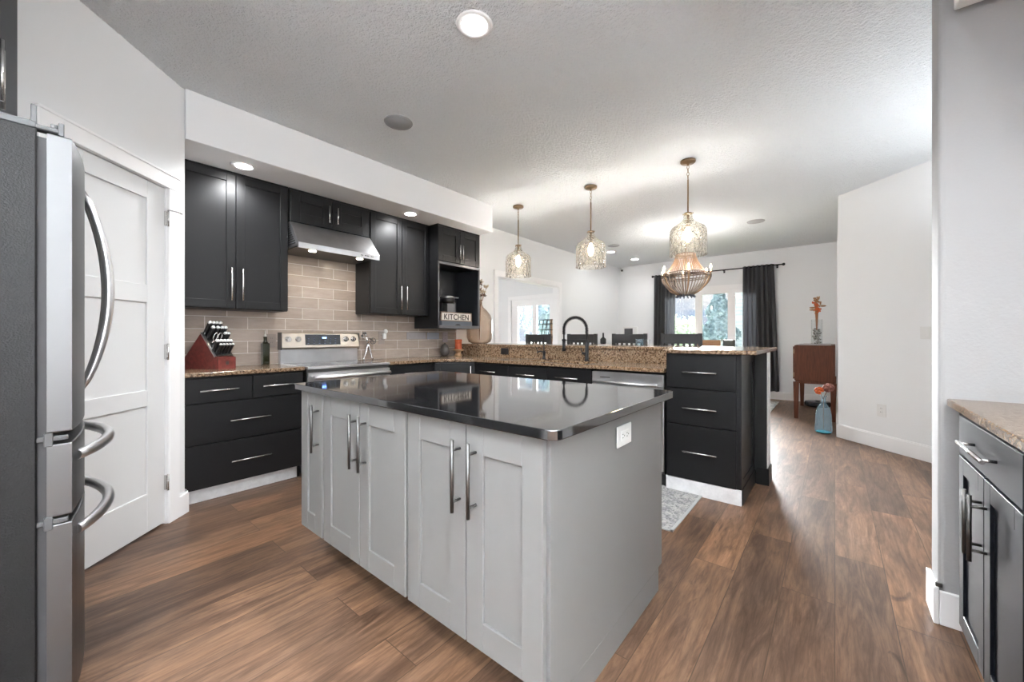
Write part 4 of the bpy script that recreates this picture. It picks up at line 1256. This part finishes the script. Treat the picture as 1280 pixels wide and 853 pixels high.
disc('ceiling_speaker', 'pale round ceiling speaker left of the chandelier', 'speaker', 6.55, 3.05, .105, mat('pale_grille', (.42, .42, .42), .7))
c = thing('security_camera', 'tiny dark security camera up in the far corner', 'camera', (8.60, 3.80, ZC - .10))
bm = NB(); sph(bm, (0, 0, 0), .035, 12); tube(bm, [(0, 0, 0), (.05, .05, .06)], .012, 8); obj('camera_body', bm, white_pl, c)
bm = NB(); sph(bm, (-.02, -.012, -.006), .024, 10); obj('lens', bm, black_pl, c)

def pendant(label, x, y, drop=0):
    c = thing('pendant_light', label, 'pendant light', (x, y, ZC), 0, 'glass jug pendants over the bar')
    bm = NB(); lathe(bm, [(0, 0), (.066, 0), (.066, -.016), (.058, -.024), (.012, -.03), (.008, -.045), (0, -.045)], 28); obj('canopy', bm, bronze_m, c)
    bm = NB()
    for i in range(4):
        z = -.06 - i * .032
        pts = [(.009 * math.cos(a) * (1 if i % 2 else 0), .009 * math.cos(a) * (0 if i % 2 else 1), z + .018 * math.sin(a)) for a in [2 * PI * k / 12 for k in range(12)]]
        tube(bm, pts, .0026, 6, closed=True)
    obj('chain', bm, bronze_m, c)
    bm = NB(); cyl(bm, (0, 0, -.175), (0, 0, -.50), .007, 10); obj('rod', bm, bronze_m, c)
    bm = NB(); lathe(bm, [(.0, -.485), (.034, -.485), (.038, -.492), (.034, -.499), (.0, -.499)], 20); cyl(bm, (0, 0, -.50), (0, 0, -.58), .012, 12); lathe(bm, [(.013, -.56), (.020, -.585), (.020, -.61), (.014, -.615), (0, -.615)], 16)
    for a in (0, 90, 180, 270):
        cyl(bm, (.03 * math.cos(R(a)), .03 * math.sin(R(a)), -.492), (.048 * math.cos(R(a)), .048 * math.sin(R(a)), -.492), .004, 6)
    obj('socket', bm, bronze_m, c)
    prof = [(.036, -.49), (.037, -.51), (.040, -.535), (.060, -.565), (.105, -.595), (.140, -.618), (.157, -.645), (.160, -.68), (.160, -.80), (.160, -.868), (.163, -.878)]
    bm = NB(); lathe(bm, prof, 48, cap=False); lathe(bm, [(.157, -.878), (.1565, -.68), (.153, -.648), (.137, -.622), (.103, -.599), (.058, -.569), (.036, -.538)], 48, cap=False)
    obj('glass_shade', bm, shade_m, c, recalc=False)
    bm = NB(); lathe(bm, [(.012, -.615), (.020, -.64), (.030, -.675), (.032, -.70), (.024, -.735), (.008, -.755), (0, -.757)], 20); obj('bulb', bm, bulb_m, c)
    lamp('bulb_light', 'POINT', (0, 0, -.70), PEND_W, (.98, .97, .96), parent=c, shadow_soft_size=.035)
    return c
pendant('glass jug pendant on the left, nearest the doorway', 3.82, 3.048)
pendant('middle glass jug pendant above the sink', 3.82, 2.041)
pendant('glass jug pendant on the right, in front of the beaded chandelier', 3.83, 1.048)

# chandelier
c = thing('chandelier', 'wood bead chandelier with candle bulbs hanging over the dining table', 'chandelier', (6.2, 1.73, 0))
bm = NB(); lathe(bm, [(0, ZC), (.07, ZC), (.07, ZC - .02), (.02, ZC - .04), (0, ZC - .04)], 24); obj('canopy', bm, bronze_m, c)
bm = NB(); cyl(bm, (0, 0, ZC - .03), (0, 0, 1.80), .008, 8); obj('rod', bm, bronze_m, c)
bm = NB()
for r, z in ((.135, 2.40), (.345, 2.075), (.29, 2.115), (.09, 1.79), (.345, 2.05)):
    pts = [(r * math.cos(a), r * math.sin(a), z) for a in [2 * PI * k / 40 for k in range(40)]]
    tube(bm, pts, .008, 6, closed=True)
obj('ring_frame', bm, mat('rusty_iron', (.13, .09, .07), .5, .5), c)
def strands(bm, n, f, bead, a0=0):
    for s in range(n):
        a = 2 * PI * s / n + a0
        L = 0; prev = None
        pts = []
        for i in range(61):
            r, z = f(i / 60)
            pts.append(Vector((r * math.cos(a), r * math.sin(a), z)))
        tube(bm, pts[::4], bead * .62, 5)
        acc = 0
        for p, q in zip(pts, pts[1:]):
            acc += (q - p).length
            if acc > bead * 2.1:
                acc = 0
                bmesh.ops.create_icosphere(bm, subdivisions=1, radius=bead, matrix=Matrix.Translation(q))
bm = NB(); strands(bm, 40, lambda t: (.135 + (.285 - .135) * t ** 1.7, 2.40 - .285 * t), .0085); obj('crown_beads', bm, bead_m, c)
bm = NB(); strands(bm, 44, lambda t: (.345 - (.345 - .10) * t ** 1.9, 2.07 - .28 * t), .008); obj('basket_beads', bm, beadg_m, c)
bm = NB(); strands(bm, 14, lambda t: (.10 - .03 * t + .05 * math.sin(PI * t), 1.80 - .05 * math.sin(PI * t)), .010); obj('blue_beads', bm, bluegrey_m, c)
for i in range(6):
    a = R(60 * i + 22)
    ca, sa = math.cos(a), math.sin(a)
    bm = NB(); tube(bm, [(.11 * ca, .11 * sa, 1.79), (.225 * ca, .225 * sa, 1.85), (.31 * ca, .31 * sa, 1.95), (.352 * ca, .352 * sa, 2.06), (.36 * ca, .36 * sa, 2.10)], .010, 6); lathe(bm, [(.012, 0), (.026, .01), (.026, .014), (.011, .016), (.010, .06), (0, .06)], 12, (.36 * ca, .36 * sa, 2.085)); ar = obj('arm', bm, ltwood_m, c)
    bm = NB(); lathe(bm, [(.006, 0), (.015, .018), (.012, .038), (.003, .06), (0, .061)], 12, (.36 * ca, .36 * sa, 2.145)); obj('candle_bulb', bm, bulb_m, ar)
    lamp('candle_light', 'POINT', (.36 * ca, .36 * sa, 2.19), CHAND_W, (1, .97, .93), parent=c, shadow_soft_size=.03)

# ------------------------------------------------------------------ bar stools
def stool():
    c = thing('bar_stool', '', 'stool', (0, 0, 0), 0, 'black slat back stools along the bar')
    # local: front (towards counter) is -x; back at +x
    bm = NB(); bx(bm, -.20, .20, -.20, .20, .735, .765, .008, seg=2); obj('seat', bm, blackwood_m, c)
    for sx, sy in ((-.18, -.18), (-.18, .18)):
        bm = NB(); bx(bm, sx - .019, sx + .019, sy - .019, sy + .019, 0, .735, .002); obj('leg', bm, blackwood_m, c)
    for sy in (-.195, .195):
        bm = NB(); bx(bm, .17, .205, sy - .02, sy + .02, 0, 1.197, .003); obj('leg', bm, blackwood_m, c)
    bm = NB(); bx(bm, .175, .20, -.18, .18, 1.084, 1.192, .003); obj('top_rail', bm, blackwood_m, c)
    bm = NB(); bx(bm, .175, .20, -.18, .18, .84, .88, .002); obj('lower_rail', bm, blackwood_m, c)
    for i in range(6):
        y = -.15 + i * .06
        bm = NB(); bx(bm, .180, .194, y - .013, y + .013, .87, 1.11, .001); obj('slat', bm, blackwood_m, c)
    for args in ((-.19, -.17, -.17, .17), (.17, .19, -.17, .17), (-.17, .17, -.19, -.17), (-.17, .17, .17, .19)):
        bm = NB(); bx(bm, *args, .30, .33); obj('foot_rail', bm, blackwood_m, c)
    return c
st0 = stool()
SL = ['black bar stool seen in front of the doorway window', 'black bar stool directly behind the arched faucet', 'black bar stool left of the charcoal curtain', 'black bar stool at the end of the bar beneath the chandelier']
for i, y in enumerate((3.22, 2.525, 1.89, 1.30)):
    s = st0 if i == 0 else copy_tree(st0)
    s.location = (4.30, y, 0)
    s['label'] = SL[i]

# ------------------------------------------------------------------ dining table and chairs beyond the bar
c = thing('dining_table', 'dark wooden dining table beyond the bar', 'table', (6.25, 1.85, 0))
bm = NB(); bx(bm, -.85, .85, -.50, .50, .72, .76, .006); obj('tabletop', bm, walnut_m, c)
for sx in (-.76, .76):
    for sy in (-.42, .42):
        bm = NB(); bx(bm, sx - .035, sx + .035, sy - .035, sy + .035, 0, .72, .003); obj('leg', bm, walnut_m, c)
def chair(label, x, y, rz, m, top=.98, lean=0.0):
    c = thing('dining_chair', label, 'chair', (x, y, 0), rz)
    bm = NB(); bx(bm, -.22, .22, -.22, .22, .44, .47, .006); obj('seat', bm, m, c)
    for sx in (-.19, .19):
        bm = NB(); bx(bm, sx - .018, sx + .018, -.205, -.17, 0, .44, .002); obj('leg', bm, m, c)
        bm = NB(); bx(bm, sx - .018, sx + .018, .18, .215, 0, top, .002); obj('leg', bm, m, c)
    bm = NB(); bx(bm, -.21, .21, .185, .208, top - .13, top, .006); obj('top_rail', bm, m, c)
    for i in range(4):
        bm = NB(); bx(bm, -.13 + i * .087 - .012, -.13 + i * .087 + .012, .19, .202, .47, top - .12); obj('slat', bm, m, c)
    return c
chair('warm wood dining chair behind the last bar stool', 7.55, 1.78, R(-90), oakc_m, 1.10)
chair('dark dining chair in front of the patio window', 8.17, 1.70, R(-145), mat('dark_grey_chair', (.03, .029, .029), .5), 1.10)

# items standing on the bar top, far side / on the table
c = thing('glass_tumbler', 'small clear tumbler on the bar by the third stool', 'glass', (4.10, 1.535, 1.067))
bm = NB(); lathe(bm, [(.0, .002), (.03, .002), (.034, .004), (.038, .065)], 20, cap=False); obj('glass_body', bm, clearg_m, c)
c = thing('glass_tumbler', 'pale blue tumbler on the bar beside the third stool', 'glass', (4.12, 1.62, 1.067))
bm = NB(); lathe(bm, [(.0, .002), (.034, .002), (.038, .004), (.041, .07)], 20, cap=False); obj('glass_body', bm, blueg_m, c)
c = thing('dispenser_bottle', 'small dark bottle seen above the bar by the back wall', 'bottle', (7.66, 3.80, 1.0))
bm = NB(); lathe(bm, [(0, 0), (.05, 0), (.062, .03), (.062, .11), (.02, .15), (.016, .23), (.022, .24), (0, .245)], 20); obj('bottle_body', bm, black_pl, c)
c = thing('console_table', 'low white console against the back wall', 'table', (7.5, 3.76, 0))
bm = NB(); bx(bm, -.27, .5, -.15, .16, .96, 1.0, .004); obj('tabletop', bm, trim_m, c)
for sx in (-.24, .47):
    for sy in (-.12, .13):
        bm = NB(); bx(bm, sx - .02, sx + .02, sy - .02, sy + .02, 0, .96); obj('leg', bm, trim_m, c)
c = thing('picture_frame', 'small white framed panel with dark screen in the far corner', 'frame', (FX - .001, 3.64, 1.27))
bm = NB(); bx(bm, -.02, 0, -.17, .17, -.12, .12, .004); obj('frame_board', bm, white_pl, c)
bm = NB(); bx(bm, -.023, -.02, -.06, .14, -.08, .08, .001); obj('screen', bm, mat('grey_screen', (.09, .09, .095), .2), c)

# wire basket shelf seen through the doorway
c = thing('wire_shelf', 'slanted black wire basket on a wooden frame in the room beyond', 'shelf', (6.5, 4.45, 0))
bm = NB()
for zz, y0, y1 in ((1.50, -.20, .17), (1.42, -.20, .20), (1.30, -.20, .23), (1.15, -.2, .28), (1.0, -.2, .31), (.85, -.2, .34)):
    tube(bm, [(0, y1, zz), (0, y0, zz)], .007, 6); tube(bm, [(.25, y1, zz), (.25, y0, zz)], .007, 6)
    tube(bm, [(0, y1, zz), (.25, y1, zz)], .007, 6)
for i in range(5):
    t = i / 4
    for xx in (0, .25):
        tube(bm, [(xx, .17 - .37 * t, 1.50), (xx, .35 - .55 * t, .80)], .008, 6)
obj('wire_basket', bm, blackmetal_m, c)
bm = NB()
for y in (-.20, -.10):
    bx(bm, .0, .02, y - .018, y + .018, 0, 1.50)
bx(bm, 0, .02, -.22, .10, 1.06, 1.10); bx(bm, 0, .02, -.22, -.08, 1.48, 1.51)
for y in (-.2, .33):
    bx(bm, .23, .27, y - .02, y + .02, 0, .8)
bx(bm, -.02, .27, -.22, .36, .76, .80)
obj('wooden_frame', bm, ltwood_m, c)

# ------------------------------------------------------------------ curtains and rod
c = thing('curtain_rod', 'black curtain rod above the patio window', 'curtain rod', (8.6, 1.9, 2.475))
bm = NB(); cyl(bm, (0, -1.165, 0), (0, 1.165, 0), .011, 10); obj('rod', bm, blackmetal_m, c)
for s_ in (-1, 1):
    bm = NB(); sph(bm, (0, s_ * 1.185, 0), .026, 12); obj('finial', bm, blackmetal_m, c)
for y in (-1.08, -.2, 1.08):
    bm = NB(); cyl(bm, (0, y, -.012), (.115, y, -.012), .007, 8); bx(bm, .108, .118, y - .015, y + .015, -.045, .02); obj('bracket', bm, blackmetal_m, c)
def curtain(label, y0t, y1t, y0b, y1b, folds, seed):
    rr = random.Random(seed)
    bm = NB(); nu, nv = 110, 24
    ph = rr.uniform(0, 6)
    rows = []
    for j in range(nv + 1):
        t = j / nv; z = 2.50 - t * (2.50 - .155)
        row = []
        for i in range(nu + 1):
            u = i / nu
            y = (y0t + (y1t - y0t) * u) * (1 - t) + (y0b + (y1b - y0b) * u) * t
            amp = .030 + .022 * t
            x = 8.60 + amp * math.sin(2 * PI * folds * u + ph + .6 * math.sin(3 * u + t * 1.5)) + .008 * math.sin(2 * PI * folds * 2.3 * u + 2 * t)
            row.append(bm.verts.new((x, y, z)))
        rows.append(row)
    for A, B in zip(rows, rows[1:]):
        for i in range(nu):
            f = bm.faces.new((A[i], A[i + 1], B[i + 1], B[i])); f.smooth = True
    bmesh.ops.solidify(bm, geom=bm.faces[:], thickness=.004)
    tag(obj('curtain', bm, curtain_m), label, 'curtain', 'charcoal curtains on the rod')
curtain('charcoal curtain on the left side of the patio window', 3.06, 2.60, 3.10, 2.64, 6, 1)
curtain('charcoal curtain on the right side of the patio window', 1.365, .865, 1.38, .785, 7, 4)

# ------------------------------------------------------------------ sideboard and its things
c = thing('sideboard', 'reddish brown wooden cabinet on tall tapered legs by the far wall', 'cabinet', (6.87, .22, 0))
bm = NB(); bx(bm, 0, 1.35, -.225, .225, .54, 1.04, .004); bx(bm, .01, 1.34, -.215, .215, .50, .545, .002); obj('cabinet_body', bm, walnut_m, c)
for x in (.0, 1.305):
    for y in (-.205, .205):
        bm = NB()
        r = bmesh.ops.create_cube(bm, size=1)
        for v in r['verts']:
            top = v.co.z > 0
            w_ = .068 if top else .045
            v.co = Vector((x + .0225 + v.co.x * w_, y + v.co.y * w_, .52 if top else 0))
        obj('leg', bm, walnut_m, c)
for x0 in (.02, .68):
    bm = NB(); bx(bm, x0, x0 + .64, .225, .243, .56, 1.02, .002); d = obj('door', bm, walnut_m, c)
    bm = NB(); sph(bm, (x0 + .58, .255, .80), .014, 10); obj('knob', bm, bronze_m, d)
bm = NB()
for z in (.62, .95):
    bx(bm, -.002, .02, .225, .24, z - .03, z + .03)
obj('hinge', bm, bronze_m, c)
bm = NB(); bx(bm, 6.87, 8.15, .04, .40, 1.0405, 1.048, .002)
tag(obj('table_runner', bm, mat('pale_woven_runner', (.42, .38, .40), .9)), 'pale woven runner on top of the wooden cabinet', 'runner')
c = thing('glass_vase', 'clear cylinder vase of pebbles holding dried orange flowers', 'vase', (7.12, .20, 1.049))
bm = NB(); lathe(bm, [(0, .004), (.062, .004), (.065, .01), (.065, .36)], 28, cap=False); obj('glass_body', bm, clearg_m, c)
bm = NB(); rr = random.Random(3)
for i in range(85):
    a = rr.uniform(0, 2 * PI); q = .045 * math.sqrt(rr.random())
    sph(bm, (q * math.cos(a), q * math.sin(a), .018 + .21 * rr.random()), rr.uniform(.010, .017), 6, (1, 1, .8))
o = obj('pebbles', bm, stone_m, c); o['kind'] = 'stuff'
bm = NB(); b2 = NB(); b3 = NB()
for i in range(9):
    a = rr.uniform(0, 2 * PI); t = rr.uniform(.0, .035); zt = rr.uniform(.46, .68)
    tip = Vector((t * math.cos(a), t * math.sin(a), zt))
    tube(bm, [(0, 0, .12), tip * .5 + Vector((0, 0, .12)), tip], .006, 6, rad=[.004, .006, .004])
    tgt = b2 if i % 3 else b3
    for k_ in range(7):
        p = tip + Vector((rr.uniform(-.03, .03), rr.uniform(-.03, .03), rr.uniform(-.05, .03)))
        sph(tgt, p, rr.uniform(.007, .013), 6, (1, 1, 1.5))
for s_, zz in ((-1, .53), (1, .55), (-1, .50)):
    sph(b3, (0, -.06 * s_ - .01, zz), .022, 8, (1, 1.7, .6))
obj('stems', bm, mat('orange_brown_stems', (.30, .12, .04), .8), c); obj('orange_blooms', b2, orange_m, c); obj('tan_leaves', b3, dried_m, c)

c = thing('blue_glass_bottle', 'tall pale blue glass bottle vase with two dried blooms on the floor', 'vase', (6.02, .105, 0))
bm = NB(); lathe(bm, [(0, .012), (.070, .008), (.083, .02), (.086, .05), (.080, .12), (.078, .20), (.072, .26), (.056, .315), (.034, .345), (.023, .37), (.021, .43), (.033, .445), (.035, .452)], 36, cap=False); obj('glass_body', bm, blueg_m, c, recalc=False)
bm = NB(); lathe(bm, [(0, .009), (.066, .009), (.078, .018), (.058, .03), (0, .034)], 28); obj('thick_base', bm, mat('turquoise_glass_base', (.05, .38, .44), .1), c)
bm = NB(); tube(bm, [(0, 0, .05), (.0, .0, .40), (-.02, .045, .52)], .004, 6); tube(bm, [(0, 0, .05), (.005, 0, .42), (.02, -.05, .56)], .004, 6); obj('stems', bm, stem_m, c)
def puff(c_, r, n, seed, m, name, par):
    rr = random.Random(seed); bm = NB()
    for i in range(n):
        d_ = Vector((rr.gauss(0, 1), rr.gauss(0, 1), rr.gauss(.3, 1))).normalized()
        q = Vector(c_) + d_ * r * .7
        sph(bm, q, r * .42, 6, (1, 1, .8))
    obj(name, bm, m, par)
puff((-.02, .040, .51), .046, 26, 1, orange_m, 'orange_bloom', c)
puff((.02, -.045, .55), .056, 30, 2, darkpetal_m, 'plum_bloom', c)

c = thing('robot_vacuum', 'round black robot vacuum docked under the wooden cabinet', 'vacuum', (8.22, .22, 0))
bm = NB(); lathe(bm, [(0, .012), (.16, .012), (.175, .03), (.175, .075), (.165, .088), (0, .09)], 36); obj('vacuum_body', bm, mat('glossy_navy_black', (.015, .018, .024), .2), c)
bm = NB(); lathe(bm, [(0, .089), (.035, .089), (.035, .105), (0, .106)], 20); obj('sensor_dome', bm, black_pl, c)
bm = NB()
for y in (-.1, .1):
    bx(bm, -.03, .03, y - .01, y + .01, 0, .03)
obj('wheel', bm, black_pl, c)

# ------------------------------------------------------------------ rugs
c = thing('kitchen_rug', 'distressed grey runner rug in front of the sink', 'rug', (2.76, 1.75, 0))
bm = NB(); bx(bm, -.345, .355, -.99, .99, .0, .008, .002); obj('rug_field', bm, rug_m, c)
bm = NB(); bx(bm, -.365, -.345, -1.01, 1.01, 0, .009, .002); bx(bm, .355, .372, -1.01, 1.01, 0, .009, .002); bx(bm, -.365, .372, -1.01, -.99, 0, .009, .002); bx(bm, -.365, .372, .99, 1.01, 0, .009, .002); obj('rug_binding', bm, rugb_m, c)
bm = NB(); bx(bm, 4.75, 8.35, .76, 3.2, 0, .009, .002)
tag(obj('dining_rug', bm, rug2_m), 'pale faded rug under the dining table', 'rug')

# ------------------------------------------------------------------ outdoors
grass_m = mat('lawn', (.10, .16, .05), .95)
_v = pos(grass_m); Lk(grass_m, ramp(grass_m, noise(grass_m, _v, 3, 5).outputs['Fac'], [(.4, (.07, .12, .035)), (.6, (.15, .21, .08))]), bsdf(grass_m).inputs['Base Color'])
bm = NB(); bx(bm, 9.0, 80, -40, 60, -.4, -.15); bx(bm, -4, 9.0, 8.0, 60, -.4, -.15)
struct('ground', bm, grass_m, 'lawn outside the windows')
def leaf_mat(name, a, b):
    m = mat(name, a, .8)
    v = pos(m); Lk(m, ramp(m, noise(m, v, 6, 3).outputs['Fac'], [(.35, a), (.65, b)]), bsdf(m).inputs['Base Color'])
    return m
spruce_m = leaf_mat('blue_green_spruce_needles', (.14, .22, .25), (.36, .47, .50))
leafy_m = leaf_mat('green_leaves', (.40, .50, .36), (.78, .86, .66))
pale_m = leaf_mat('pale_blue_green_leaves', (.30, .36, .42), (.58, .64, .72))
den_m = leaf_mat('blue_grey_leaves', (.26, .36, .42), (.58, .68, .74))
bark_m = mat('bark', (.09, .06, .045), .9)
def quadcloud(bm, pts, s, rr):
    for p in pts:
        d_ = Vector((rr.gauss(0, 1), rr.gauss(0, 1), rr.gauss(0, 1))).normalized()
        a = d_.orthogonal().normalized() * s * rr.uniform(.6, 1.3); b = d_.cross(a).normalized() * s * rr.uniform(.5, 1)
        vs = [bm.verts.new(p + a), bm.verts.new(p + b * .6), bm.verts.new(p - a), bm.verts.new(p - b * .6)]
        bm.faces.new(vs)
def conifer(label, x, y, h, r, seed, n=9000):
    rr = random.Random(seed)
    c = thing('spruce_tree', label, 'tree', (x, y, -.15))
    bm = NB(); tube(bm, [(0, 0, 0), (0, 0, h * .9)], .12, 8, rad=[.14, .03]); obj('trunk', bm, bark_m, c)
    bm = NB(); pts = []
    for i in range(n):
        t = rr.random() ** .8
        z = .2 + (h - .2) * t
        lay = .82 + .18 * math.sin(z * 9)
        rad = r * (1 - t) ** .62 * lay * math.sqrt(rr.uniform(.25, 1))
        a = rr.uniform(0, 2 * PI)
        pts.append(Vector((rad * math.cos(a), rad * math.sin(a), z - .25 * rad)))
    quadcloud(bm, pts, .07, rr); obj('foliage', bm, spruce_m, c, recalc=False)
def bushy(label, x, y, h, r, seed, m, n=5000, s=.13):
    rr = random.Random(seed)
    c = thing('leafy_tree', label, 'tree', (x, y, -.15))
    bm = NB(); tube(bm, [(0, 0, 0), (0.1, 0, h * .6)], .12, 8, rad=[.13, .05]); obj('trunk', bm, bark_m, c)
    bm = NB(); pts = []
    lobes = [(Vector((rr.gauss(0, r * .4), rr.gauss(0, r * .4), h * rr.uniform(.4, .82))), r * rr.uniform(.35, .6)) for _ in range(12)]
    for i in range(n):
        l, q = lobes[rr.randrange(12)]
        d_ = Vector((rr.gauss(0, 1), rr.gauss(0, 1), rr.gauss(0, 1))).normalized() * q * rr.uniform(.5, 1)
        pts.append(l + d_)
    quadcloud(bm, pts, s, rr); obj('foliage', bm, m, c, recalc=False)
conifer('tall blue green spruce filling the middle window pane', 14.2, 2.92, 2.95, .92, 2, 16000)
bushy('leafy green tree low in the left window pane', 20.0, 6.0, 1.75, 1.2, 3, leafy_m)
bushy('distant green tree behind the left window pane', 24.0, 7.0, 2.2, 1.5, 5, leafy_m)
bushy('pale leafy tree outside the room beyond, left pane', 10.6, 9.6, 4.4, 1.3, 7, pale_m, 6000)
bushy('blue green leafy tree outside the room beyond, right pane', 13.6, 8.6, 4.2, 1.5, 9, den_m, 5000)
# neighbour house seen at the right of the patio window
c = thing('neighbour_house', 'pale grey sided house seen through the right window pane', 'house', (17.0, 2.2, -.15))
hs_m = mat('pale_siding', (.60, .63, .68), .7)
hg = N(hs_m, 'ShaderNodeTexWave'); hg.bands_direction = 'Z'; hg.inputs['Scale'].default_value = 2.2; Lk(hs_m, pos(hs_m), hg.inputs['Vector'])
Lk(hs_m, ramp(hs_m, hg.outputs['Fac'], [(.0, (.50, .53, .58)), (.15, (.62, .65, .70)), (1, (.66, .69, .73))]), bsdf(hs_m).inputs['Base Color'])
bm = NB(); bx(bm, 0, 6, -5.0, .9, 0, 4.6); obj('wall', bm, hs_m, c)
bm = NB(); hprism(bm, [(-5.3, 4.6), (1.2, 4.6), (-2.0, 6.6)], -.3, 6.3); obj('roof', bm, mat('grey_shingles', (.2, .2, .21), .8), c)
bm = NB(); bx(bm, -.06, 0, -5.0, .9, 1.95, 2.1); obj('trim_band', bm, trim_m, c)
